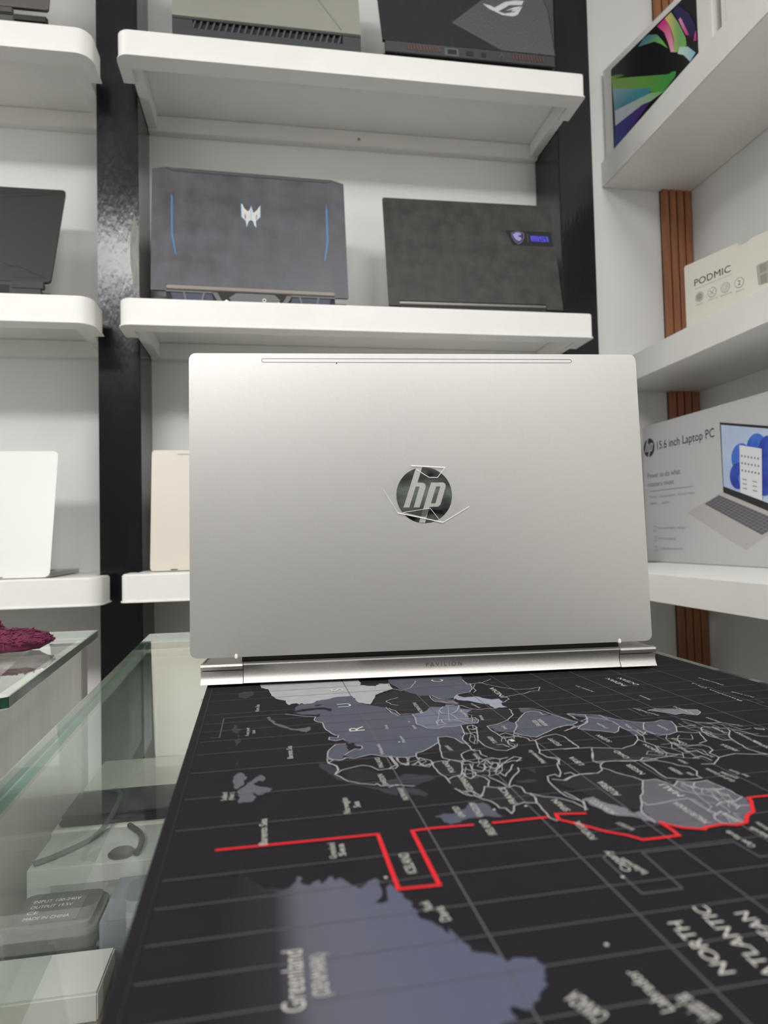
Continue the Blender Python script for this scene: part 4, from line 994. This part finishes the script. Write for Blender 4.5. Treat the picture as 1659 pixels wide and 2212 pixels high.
for i in range(24):
    if vf is None: vf = obj('vent_fin', PR([(0, .0224), (.0035, .0224), (.0085, .0386), (.005, .0386)], -0.0014, 0.003), mat('fin_dark', (74, 74, 76), 0.45, 0.2), t); vf.location = (0.034, 0, 0)
    else: inst(vf, t, (0.034 + i * 0.01165, 0, 0))

# 4  black brushed laptop with an eye logo on the top shelf
M_br = mat('brushed_black', (48, 48, 50), 0.36, 0.6, vscale=40, stretch=(3, 1, 40), second=(70, 70, 73))
t, l = laptop('black brushed-metal gaming laptop with a slanted eye logo, on the top shelf', 0.2298, 1.240, 0.9150, -0.3, 0.352, 0.205, 0.022, 0.0440, 15, [(0, 0), (352, 0), (354, 120), (330, 243), (10, 243), (-4, 120)], M_br, M_pc)
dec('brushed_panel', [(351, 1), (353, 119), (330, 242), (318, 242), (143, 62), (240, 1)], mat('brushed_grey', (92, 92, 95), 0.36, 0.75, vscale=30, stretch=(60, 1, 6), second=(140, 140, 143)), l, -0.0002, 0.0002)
M_eye = mat('eye_silver', (214, 214, 216), 0.35, 0.2)
dec('logo', [(236, 114), (261, 134), (283, 142), (304, 143.7), (298, 131.4), (271, 127.5), (251, 111.3), (242.7, 104.9)], M_eye, l)
dec('logo', [(214.4, 123.4), (229.3, 120.2), (243.5, 111.6), (240.1, 104.5), (225.6, 110.4)], M_eye, l, -0.0007)
dec('logo', [(228, 109.4), (242.9, 106.2), (257.6, 101.7), (278.9, 108.6), (299.5, 128.9), (285.9, 103), (274.8, 96.2), (251.9, 96.9)], M_eye, l, -0.0008)
dec('logo', [(261.2, 110.1), (280.6, 122.2), (295.7, 127), (281.9, 111.7), (271.3, 108.9), (278.9, 116.6)], M_eye, l, -0.0009)
obj('rear_frame', B((0.004, 0.350, -0.0012, 0.0060, 0.0200, 0.0425)), mat('rear_charcoal', (44, 44, 46), 0.45), t, bevel=0.001)
vf = None
for i in range(22):
    x = 0.046 + (i % 11) * 0.0062 + (0.214 if i > 10 else 0)
    if vf is None: vf = obj('vent_fin', PR([(0, .038), (.0026, .038), (.0052, .027), (.0026, .027)], -0.0022, -0.0011), mat('fin_copper', (98, 66, 58), 0.4, 0.5), t); vf.location = (x, 0, 0)
    else: inst(vf, t, (x, 0, 0))
for x0, x1 in ((0.128, 0.146), (0.166, 0.180), (0.196, 0.206)):
    obj('port', B((x0, x1, -0.0020, -0.0011, 0.026, 0.035)), M_vent, t)
obj('port_plate', B((0.122, 0.150, -0.0016, -0.0010, 0.023, 0.038)), MATS['plate_grey'], t)
obj('power_socket', PR(circ(0.238, 0.030, 0.0048, 16), -0.0022, -0.0011), mat('socket_dark', (84, 84, 86), 0.35, 0.5), t)
obj('socket_hole', PR(circ(0.238, 0.030, 0.0026, 12), -0.0026, -0.0021), M_vent, t)

# 5  charcoal laptop at the left
M_char = mat('charcoal_lid', (64, 62, 62), 0.42, 0.35, var=0.08, vscale=700)
t, l = laptop('charcoal laptop with engraved corner lines, on the left middle shelf', -0.7424, 1.270, 0.4302, 0, 0.360, 0.180, 0.022, 0.0400, 24, rr(0, 360, 0, 238, 7, 4), M_char, M_pc)
M_groove = mat('engraved_line', (24, 23, 24), 0.5)
for a, b in (((300, 8), (352, 8)), ((352, 8), (300, 36)), ((296, 30), (270, 46)), ((300, 36), (262, 32)), ((250, 220), (350, 232)), ((278, 236), (200, 205)), ((350, 226), (230, 206))):
    bm = bmesh.new(); ribbon(bm, [(a[0] * .001, a[1] * .001), (b[0] * .001, b[1] * .001)], 0.0014, -0.0002, lambda p, z: (p[0], z, p[1])); obj('engraved_line', bm, M_groove, l)
obj('rear_face', B((0.0, 0.345, -0.001, 0.006, 0.006, 0.0385)), mat('rear_slate', (40, 42, 44), 0.5), t, bevel=0.001)
for i in range(11):
    if i == 0: vf = obj('vent_slot', B((0, 0.022, -0.0016, -0.0008, 0.018, 0.032)), M_vent, t); vf.location = (0.008, 0, 0)
    else: inst(vf, t, (0.008 + i * 0.0262, 0, 0))
obj('hinge_block', B((0.296, 0.350, -0.0022, 0.006, 0.026, 0.0396)), M_pc, t, bevel=0.001)

# 6  grey-brown laptop at the top left
M_taupe = mat('taupe_lid', (104, 100, 98), 0.4, 0.4, var=0.1, vscale=500)
t, l = laptop('taupe laptop cut off at the top left corner of the frame', -0.736, 1.245, 0.9095, 0, 0.360, 0.19, 0.022, 0.0440, 12, rr(0, 360, 0, 240, 5, 4), M_taupe, mat('taupe_base', (84, 80, 80), 0.4, 0.3))
obj('rear_face', B((0.002, 0.350, -0.001, 0.006, 0.004, 0.0285)), mat('rear_taupe', (70, 67, 66), 0.45), t, bevel=0.002)
obj('hinge_block', B((0.302, 0.3595, -0.0036, 0.006, 0.016, 0.0300)), M_pc, t, bevel=0.0025)
obj('hinge_bar', B((0.0, 0.302, -0.0015, 0.006, 0.0300, 0.0425)), MATS['rear_taupe'], t, bevel=0.002)

# 7  white laptop at the left, 8  cream laptop behind the silver one
M_wht = mat('white_alu', (212, 212, 208), 0.4, 0.1, var=0.015, vscale=4)
t, l = laptop('slim white laptop with rounded corners, on the low left shelf', -0.706, 1.252, -0.0585, 0, 0.325, 0.195, 0.0085, 0.0022, 13.5, rr(0, 325, 0, 232, 9, 6), M_wht, mat('alu_grey', (186, 185, 182), 0.35, 0.7), thick=0.004)
dec('hinge_slot', [(20, 1.6), (250, 1.6), (250, 0.2), (20, 0.2)], M_vent, l, -0.0003, 0.0001)
M_crm = mat('cream_alu', (204, 196, 184), 0.42, 0.1, var=0.015, vscale=4)
t, l = laptop('cream laptop half hidden behind the silver laptop, on the low shelf', -0.219, 1.295, -0.0553, 0, 0.325, 0.160, 0.011, 0.0020, 8.2, rr(0, 325, 0, 229, 6, 5), M_crm, M_crm, thick=0.005)
dec('bumper', [(46, 223), (279, 223), (279, 221), (46, 221)], mat('bumper_tan', (176, 166, 150), 0.5), l, -0.0004, 0.0002)
dec('hinge_slot', [(36, 2.2), (48, 2.2), (48, 0.2), (36, 0.2)], M_vent, l, -0.0004, 0.0002)

# ------------------------------------------------------------------ printed boxes on the right-hand shelves
def carton(name, label, cat, loc, yaw, W, H, D, m, out=None, bevel=0.0015):
    t = thing(name, label, cat, loc, math.radians(yaw))
    body = obj('body', PR([(a * .001, b * .001) for a, b in out], 0, D) if out else B((0, W, 0, D, 0, H)), m, t, bevel=bevel)
    return t, body
def print_(t, name, pts, m, d): return obj(name, PR(pts, -d - 0.0001, -d, 'y', 0.001), m, t)
def print_word(t, s, x, z, width, cap, m, d=0.0004, slope=0.0):
    bm = bmesh.new(); word(s, lambda vs, fs: put_word(bm, vs, fs, lambda a, b: (x * .001 + a, -d, z * .001 + b + a * slope), width * .001, cap * .001)); words_flush()
    return obj('printed_words', bm, m, t)
M_ink = mat('print_black', (38, 38, 40), 0.6); M_inkg = mat('print_grey', (122, 122, 124), 0.6); M_inkl = mat('print_light_grey', (158, 157, 156), 0.6)

# laptop carton
M_ctn = mat('carton_grey_white', (196, 196, 197), 0.55, var=0.02, vscale=5)
t, b = carton('laptop_carton', 'large pale carton printed with an open laptop, on the low right shelf', 'box', (0.8286, 1.386, -0.0693), -88.5, 0.50, 0.300, 0.085, M_ctn)
obj('lid_flap', B((0.001, 0.499, 0.002, 0.083, 0.3001, 0.3016)), M_ctn, t)
print_(t, 'printed_logo', circ(25.5, 252, 20.5, 40), M_ink, 0.0002)
def remap(L, cx, cz, r): return [(cx + (a - 180.3) / 22.2 * r, cz + (c - 119.3) / 22.2 * r) for a, c in L]
for L in (HL, PL): print_(t, 'printed_logo', remap(L, 25.5, 252, 20.5), M_ctn, 0.0004)
print_(t, 'printed_logo', remap(PH, 25.5, 252, 20.5), M_ink, 0.0006)
print_word(t, '15.6 inch Laptop PC', 56, 244, 184, 17.5, M_ink)
print_word(t, 'Power to do what', 17, 184, 115, 12, M_inkg)
print_word(t, 'matters most', 17, 165.5, 93, 10.5, M_inkg)
print_(t, 'printed_rule', [(22, 156), (174, 156), (174, 154.2), (22, 154.2)], M_inkl, 0.0003)
for i, (x, z, wd_) in enumerate(((23, 140, 24), (58, 140, 54), (122, 140, 54), (23, 126, 26), (64, 126, 28), (48, 71.5, 94), (50, 49, 58), (50, 28, 80))):
    print_word(t, ('memory', 'storage drive', 'full hd screen', 'battery', 'camera', 'thin and light design', 'fast charging', 'wide keyboard')[i], x, z, wd_, 5.5 if i < 5 else 5, M_inkl)
for z in (73, 51, 29):
    print_(t, 'printed_icon', [(33, z + 6), (42, z + 6), (42, z - 6), (33, z - 6)], M_inkl, 0.0003); print_(t, 'printed_icon', [(34.3, z + 4.6), (40.7, z + 4.6), (40.7, z - 4.6), (34.3, z - 4.6)], M_ctn, 0.0005)
# picture of the open laptop
print_(t, 'pictured_deck', [(254.9, 138), (411.8, 81), (310.4, 30.2), (149.6, 103.4)], mat('print_silver', (186, 182, 180), 0.5), 0.0002)
KQ = [(245.8, 132.6), (400, 76.9), (350.1, 56.9), (204.1, 118.2)]
print_(t, 'pictured_keyboard', KQ, mat('print_keys', (96, 94, 102), 0.55), 0.0004)
bm = bmesh.new()
def kq(s, q): return tuple(.001 * ((KQ[0][k] * (1 - s) + KQ[1][k] * s) * (1 - q) + (KQ[3][k] * (1 - s) + KQ[2][k] * s) * q) for k in (0, 1))
for i in range(1, 6): ribbon(bm, [kq(0.01, i / 6), kq(0.99, i / 6)], 0.0008, -0.0006, lambda p, z: (p[0], z, p[1]))
for i in range(1, 17): ribbon(bm, [kq(i / 17, 0.02), kq(i / 17, 0.98)], 0.0008, -0.0006, lambda p, z: (p[0], z, p[1]))
tag(obj('pictured_key_gaps', bm, mat('print_gap', (142, 140, 146), 0.55), t), kind='stuff')
print_(t, 'pictured_bezel', [(256.3, 268.8), (470, 221), (460, 64), (258.1, 137)], M_ink, 0.0004)
# desktop picture: pale blue with a soft abstract flower of blue petals
print_(t, 'pictured_screen', [(259.3, 263.8), (466, 217), (456, 81), (259.8, 148)], mat('print_sky', (176, 194, 226), 0.5, vscale=9, second=(206, 216, 236)), 0.0006)
PB_ = (mat('print_blue', (50, 92, 200), 0.5, vscale=30, second=(92, 146, 228)), mat('print_blue_deep', (34, 52, 150), 0.5, vscale=30, second=(58, 88, 196)))
for k, (cx, cz, rx, rz, m_) in enumerate(((346, 206, 24, 28, 0), (308, 196, 24, 26, 0), (300, 164, 22, 24, 1), (372, 196, 22, 30, 1), (362, 150, 30, 26, 1), (326, 158, 26, 18, 0))):
    print_(t, 'pictured_petal', circ(cx, cz, rx, 28, rz), PB_[m_], 0.0008 + k * 0.0002)
print_(t, 'pictured_menu', [(307.8, 218.9), (360.7, 205.3), (356.5, 116), (304.9, 134)], mat('print_white', (226, 228, 232), 0.5), 0.0024)
bm = bmesh.new()
for r in range(3):
    for c_ in range(6): prism(bm, [(p[0] * .001, p[1] * .001) for p in rr(311 + c_ * 7.8, 314.5 + c_ * 7.8, 197 - r * 13 - c_ * 1.9, 200.5 - r * 13 - c_ * 1.9, 0.8, 2)], -0.0028, -0.0026)
for r in range(3):
    for c_ in range(2): prism(bm, [(a * .001, z * .001) for a, z in ((312 + c_ * 24, 158 - r * 8 - c_ * 6), (322 + c_ * 24, 155.6 - r * 8 - c_ * 6), (322 + c_ * 24, 154 - r * 8 - c_ * 6), (312 + c_ * 24, 156.4 - r * 8 - c_ * 6))], -0.0028, -0.0026)
obj('pictured_icons', bm, mat('print_mid', (128, 130, 138), 0.5), t)

# microphone box
M_crb = mat('cream_card', (224, 220, 208), 0.6, var=0.02, vscale=6)
ob = [(0, 0), (260, 0), (260, 153), (150, 153), (144, 148.5), (123, 148.5), (119.5, 155.5), (2, 156), (0, 154)]
t, b = carton('microphone_box', 'cream cardboard box lettered with a microphone name, on the middle right shelf', 'box', (0.858, 1.25, 0.3892), -74.5, 0.26, 0.156, 0.10, M_crb, ob)
print_word(t, 'PODMIC', 22, 107.5, 83, 13.5, M_ink)
print_word(t, 'dynamic broadcast microphone', 23, 100.5, 84, 2.2, M_inkl)
for i, (x, z) in enumerate(((32.6, 82.3), (62.2, 81.4), (91.8, 80.6), (122.0, 79.4))):
    print_(t, 'printed_icon', circ(x, z, 9.8, 32), M_inkg, 0.0002); print_(t, 'printed_icon', circ(x, z, 8.9, 32), M_crb, 0.0004)
    if i == 0: print_(t, 'printed_icon', circ(x, z, 7.4, 24), M_inkl, 0.0006)
    if i == 1:
        for q in ([(58, 86), (66.5, 77.5), (65.5, 76.5), (57, 85)], [(66.5, 86), (58, 77.5), (59, 76.5), (67.5, 85)]): print_(t, 'printed_icon', q, M_inkl, 0.0006)
    if i == 2:
        for k, r in enumerate((6.4, 5.6, 3.6, 2.8)): print_(t, 'printed_icon', circ(x, z, r, 24), M_inkl if k % 2 == 0 else M_crb, 0.0006 + 0.0002 * k)
    if i == 3: print_word(t, '2', x - 2.6, z - 4.4, 5.6, 9, M_ink, 0.0007)
for x, z, wd_ in ((25.5, 66.5, 16), (53, 67, 20), (80.5, 66, 26), (114, 63, 18)): print_word(t, 'feature', x, z, wd_, 2.6, M_inkl)
print_(t, 'pictured_microphone', [(158, 97), (163, 99.5), (196, 99.5), (200, 96), (200, 62), (196, 58.5), (164, 59.5), (160.5, 62)], mat('print_mic', (176, 173, 164), 0.5), 0.0002)
for q in ([(164, 97), (178, 97), (178, 82), (165, 82)], [(165, 77), (178, 77), (178, 61), (166, 61.5)], [(181, 97), (196, 97), (196, 82), (181, 82)], [(181, 77), (196, 77), (196, 61), (181, 61)]): print_(t, 'pictured_microphone', q, mat('print_mic_dark', (150, 148, 140), 0.5), 0.0004)

# box with a colourful screen picture
M_wb = mat('white_card', (228, 226, 222), 0.45, var=0.015, vscale=4)
t, b = carton('computer_box', 'white box printed with a dark screen of neon colour bands, on the upper right shelf', 'box', (0.802, 1.452, 0.8812), -79, 0.318, 0.219, 0.062, M_wb)
obj('lid_seam', B((0.020, 0.0206, -0.0003, 0.0001, 0.002, 0.218)), mat('seam_grey', (198, 196, 192), 0.5), t)
print_(t, 'printed_screen', rr(28, 282, 10, 203, 5, 4), mat('print_night', (18, 18, 23), 0.35), 0.0002)
def grad(name, c0, c1, axis, a0, a1):
    g = bpy.data.materials.new(name); g.use_nodes = True; nt = g.node_tree; bs = nt.nodes['Principled BSDF']; bs.inputs['Roughness'].default_value = 0.4
    tc = nt.nodes.new('ShaderNodeTexCoord'); sx = nt.nodes.new('ShaderNodeSeparateXYZ'); mr = nt.nodes.new('ShaderNodeMapRange'); mr.inputs[1].default_value = a0; mr.inputs[2].default_value = a1
    mx = nt.nodes.new('ShaderNodeMix'); mx.data_type = 'RGBA'; mx.inputs['A'].default_value = (*lin(c0), 1); mx.inputs['B'].default_value = (*lin(c1), 1)
    nt.links.new(tc.outputs['Object'], sx.inputs[0]); nt.links.new(sx.outputs[axis], mr.inputs[0]); nt.links.new(mr.outputs[0], mx.inputs['Factor']); nt.links.new(mx.outputs['Result'], bs.inputs['Base Color'])
    return g
for k, (q, m_) in enumerate((
    ([(29, 180.4), (202, 75.5), (214, 73), (223, 68), (221, 59), (186, 46), (152, 70), (32, 150)], grad('neon_green', (140, 176, 84), (66, 150, 66), 0, 0.03, 0.20)),
    ([(29.4, 186), (60, 171), (74, 158), (40, 174), (29, 178)], grad('neon_lime', (120, 176, 84), (60, 120, 60), 0, 0.03, 0.07)),
    ([(32, 154.9), (152, 77.7), (146, 70), (36, 98)], grad('neon_teal', (60, 140, 160), (150, 186, 190), 2, 0.09, 0.15)),
    ([(36.5, 98.5), (152, 68), (188, 47), (150, 50), (126, 58), (37, 62.4)], grad('neon_white', (200, 202, 214), (120, 180, 110), 0, 0.06, 0.18)),
    ([(37, 62.5), (126, 58), (150, 50), (100, 30), (34, 12)], grad('neon_blue', (36, 54, 140), (70, 40, 110), 0, 0.04, 0.12)),
    ([(177, 197), (200, 198), (212, 170), (219, 140), (221, 110), (212, 116), (206, 140), (196, 170)], grad('neon_pink', (220, 60, 140), (236, 170, 190), 2, 0.19, 0.12)),
    ([(200, 198), (217, 198), (236, 160), (252, 119), (254, 101), (238, 99), (221, 109), (221, 140), (213, 170)], grad('neon_yellow', (226, 200, 130), (122, 178, 104), 0, 0.205, 0.235)),
    ([(119, 193), (136, 200), (152, 197), (176, 180), (192, 154), (205, 129), (186, 152), (168, 170), (149, 179)], grad('neon_arc', (130, 190, 80), (70, 110, 150), 2, 0.15, 0.20)),
    ([(236, 110), (257, 96), (276, 70), (261, 62), (246, 86), (230, 100)], grad('neon_mint', (200, 224, 206), (150, 196, 214), 0, 0.24, 0.27)),
    ([(236, 198), (264, 160), (279, 122), (280, 100), (262, 112), (240, 158), (222, 196)], grad('neon_navy', (34, 34, 72), (48, 40, 92), 2, 0.1, 0.2)),
    ([(236, 168), (242, 168), (252, 142), (262, 116), (254, 122), (244, 146)], grad('neon_rose', (224, 150, 200), (210, 60, 140), 2, 0.16, 0.12)),
    ([(276, 108), (279, 114), (280, 92), (272, 96)], grad('neon_rose2', (224, 80, 150), (150, 50, 130), 2, 0.11, 0.09)))):
    print_(t, 'printed_band', q, m_, 0.0004 + 0.00012 * k)
# plain white box next to it
t, b = carton('white_box', 'plain white box cut by the frame edge, on the upper right shelf', 'box', (0.872, 1.128, 0.8812), -80, 0.30, 0.222, 0.075, M_wb)
obj('lid_seam', B((0.012, 0.0125, -0.0003, 0.0001, 0.002, 0.221)), MATS['seam_grey'], t)

# ------------------------------------------------------------------ things seen through the counter glass
ZS = -0.2618
def mov(name, label, cat, x, y, z, rz=0): return thing(name, label, cat, (x, y, z), math.radians(rz))
t = mov('accessory_case', 'flat black case lying under the counter glass', 'case', -0.155, 0.704, ZS)
obj('shell', B((-0.042, 0.17, -0.034, 0.034, 0.0, 0.006)), mat('case_black', (30, 32, 38), 0.4, var=0.3, vscale=20), t, bevel=0.002)
obj('case_lid', B((-0.041, 0.169, -0.033, 0.033, 0.0063, 0.010)), MATS['case_black'], t, bevel=0.002)
M_wg = mat('dull_white_card', (190, 190, 186), 0.5, var=0.03, vscale=8)
ZL_ = -0.3058
t = mov('charger_box', 'long white box under the counter glass, nearest the black case', 'box', -0.150, 0.626, ZL_)
obj('body', B((-0.048, 0.13, -0.035, 0.036, 0, 0.044)), M_wg, t, bevel=0.001)
obj('tape', B((-0.03, 0.09, -0.0354, -0.0351, 0.01, 0.03)), M_inkl, t)
t = mov('power_adapter', 'grey power adapter with a white label under the counter glass', 'adapter', -0.164, 0.554, ZL_)
ad = obj('body', PR(rr(-0.032, 0.033, -0.029, 0.029, 0.011, 6), 0, 0.030, 'z'), mat('adapter_grey', (74, 70, 68), 0.45), t, bevel=0.004)
obj('label', B((-0.022, 0.018, -0.018, 0.016, 0.0301, 0.0304)), mat('label_grey', (92, 89, 87), 0.5), t)
for i, (s_, y_, w_) in enumerate((('INPUT 100-240V', 0.010, 0.034), ('OUTPUT 19.5V', 0.002, 0.03), ('CE', -0.006, 0.008), ('MADE IN CHINA', -0.014, 0.032))):
    bm = bmesh.new(); word(s_, lambda vs, fs, y_=y_, w_=w_, bm=bm: put_word(bm, vs, fs, lambda a, b_: (-0.020 + a, y_ + b_, 0.0306), w_, 0.0040)); words_flush()
    obj('label_words', bm, mat('label_white', (232, 230, 226), 0.5), t)
bm = tube(bmesh.new(), smoothpts([(0.034, -0.02, 0.012), (0.044, -0.028, 0.010), (0.052, -0.05, 0.004), (0.060, -0.09, 0.0032), (0.07, -0.14, 0.0032)]), 0.0022); obj('cord', bm, mat('cord_grey', (96, 96, 94), 0.5), t, smooth=True)
t = mov('grey_box', 'flat grey-blue box beside the power adapter under the counter glass', 'box', -0.092, 0.552, ZL_)
obj('body', B((-0.034, 0.05, -0.032, 0.034, 0, 0.034)), mat('box_grey_blue', (120, 122, 130), 0.5), t, bevel=0.001)
obj('window', B((0.002, 0.040, -0.024, 0.024, 0.0341, 0.0344)), mat('box_window', (196, 196, 188), 0.4), t)
t = mov('small_box', 'small white box in front of the power adapter under the counter glass', 'box', -0.150, 0.492, ZL_)
obj('body', B((-0.045, 0.036, -0.026, 0.024, 0, 0.018)), M_wg, t, bevel=0.001)
obj('flap', B((-0.044, 0.035, -0.025, 0.016, 0.0181, 0.0188)), M_wg, t)
t = mov('cable_loop', 'grey cable looped over the long white box under the counter glass', 'cable', -0.16, 0.66, ZS)
obj('cord', tube(bmesh.new(), smoothpts([(-0.034, -0.064, 0.0028), (-0.018, -0.050, 0.0028), (0.004, -0.016, 0.0030), (0.012, 0.03, 0.0135), (0.004, 0.06, 0.0135), (-0.016, 0.082, 0.004), (-0.030, 0.06, 0.0135)]), 0.0023), MATS['cord_grey'], t, smooth=True)
t = mov('plug_cable', 'dark cable with a round plug on the long white box', 'cable', -0.128, 0.605, ZS)
obj('cord', tube(bmesh.new(), smoothpts([(-0.004, 0.052, 0.0028), (0.010, 0.03, 0.0028), (0.014, 0.008, 0.0028), (0.013, -0.008, 0.0028)]), 0.0024), mat('cord_dark', (48, 48, 50), 0.5), t, smooth=True)
obj('plug', PR(circ(0, 0, 0.010, 24), 0.0002, 0.003, 'z'), mat('plug_grey', (104, 104, 104), 0.5), t, bevel=0.001)

# ------------------------------------------------------------------ on the left counter: paper under the glass, chenille cloth
t = mov('paper_sheet', 'white paper sheet under the glass of the left counter', 'paper', -0.42, 0.76, -0.2795)
M_pap = mat('paper_white', (236, 235, 230), 0.7)
obj('sheet', PR([(x + 0.42, y - 0.76) for x, y in ((-0.93, 0.59), (-0.24, 0.60), (-0.29, 0.91), (-0.93, 0.91))], 0.1553, 0.1558, 'z'), M_pap, t)
obj('backing_board', PR([(x + 0.42, y - 0.76) for x, y in ((-0.92, 0.595), (-0.26, 0.605), (-0.30, 0.905), (-0.92, 0.905))], 0.0, 0.1551, 'z'), M_lam, t)
t = mov('chenille_cloth', 'plum chenille cleaning cloth crumpled on the left glass counter', 'cloth', -0.31, 0.79, -0.1135)
M_plum = mat('plum_chenille', (100, 34, 64), 0.9, var=0.3, vscale=60, bump=0.4, bscale=300)
def lobes(bm, spec, n):
    for (c, r) in spec:
        s = bmesh.ops.create_icosphere(bm, subdivisions=3, radius=1)
        for v in s['verts']:
            d = v.co.copy(); k_ = 1 + 0.10 * math.sin(d.x * 9 + d.z * 7) * math.sin(d.y * 8)
            v.co = Vector((c[0] + d.x * r[0] * k_, c[1] + d.y * r[1] * k_, max(0.0004, c[2] + d.z * r[2] * k_)))
sp_ = [((0.028, -0.010, 0.0105), (0.046, 0.026, 0.0125)), ((-0.022, -0.028, 0.009), (0.05, 0.024, 0.013)), ((-0.030, 0.028, 0.014), (0.040, 0.036, 0.024)), ((-0.055, 0.0, 0.012), (0.04, 0.05, 0.0125))]
bm = bmesh.new(); lobes(bm, sp_, 0); obj('cloth_body', bm, M_plum, t, smooth=True)
bm = bmesh.new()
for (c, r) in sp_:
    for i in range(420):
        a = random.uniform(0, 2 * math.pi); e = math.asin(random.uniform(-0.1, 1))
        d = Vector((math.cos(a) * math.cos(e), math.sin(a) * math.cos(e), math.sin(e)))
        p = Vector((c[0] + d.x * r[0], c[1] + d.y * r[1], max(0.0012, c[2] + d.z * r[2])))
        q = Vector((random.uniform(-1, 1), random.uniform(-0.4, 0.4), random.uniform(-0.3, 0.25))).normalized() * 0.0045
        m_ = p + d * 0.0012; q2 = p + q; q2.z = max(0.0012, q2.z); m_.z = max(0.0012, m_.z)
        tube(bm, [p - q * 0.5, m_, q2], 0.0010, 4)
for v in bm.verts: v.co.z = max(v.co.z, 0.0003)
tag(obj('chenille_pile', bm, M_plum, t, smooth=True), kind='stuff')
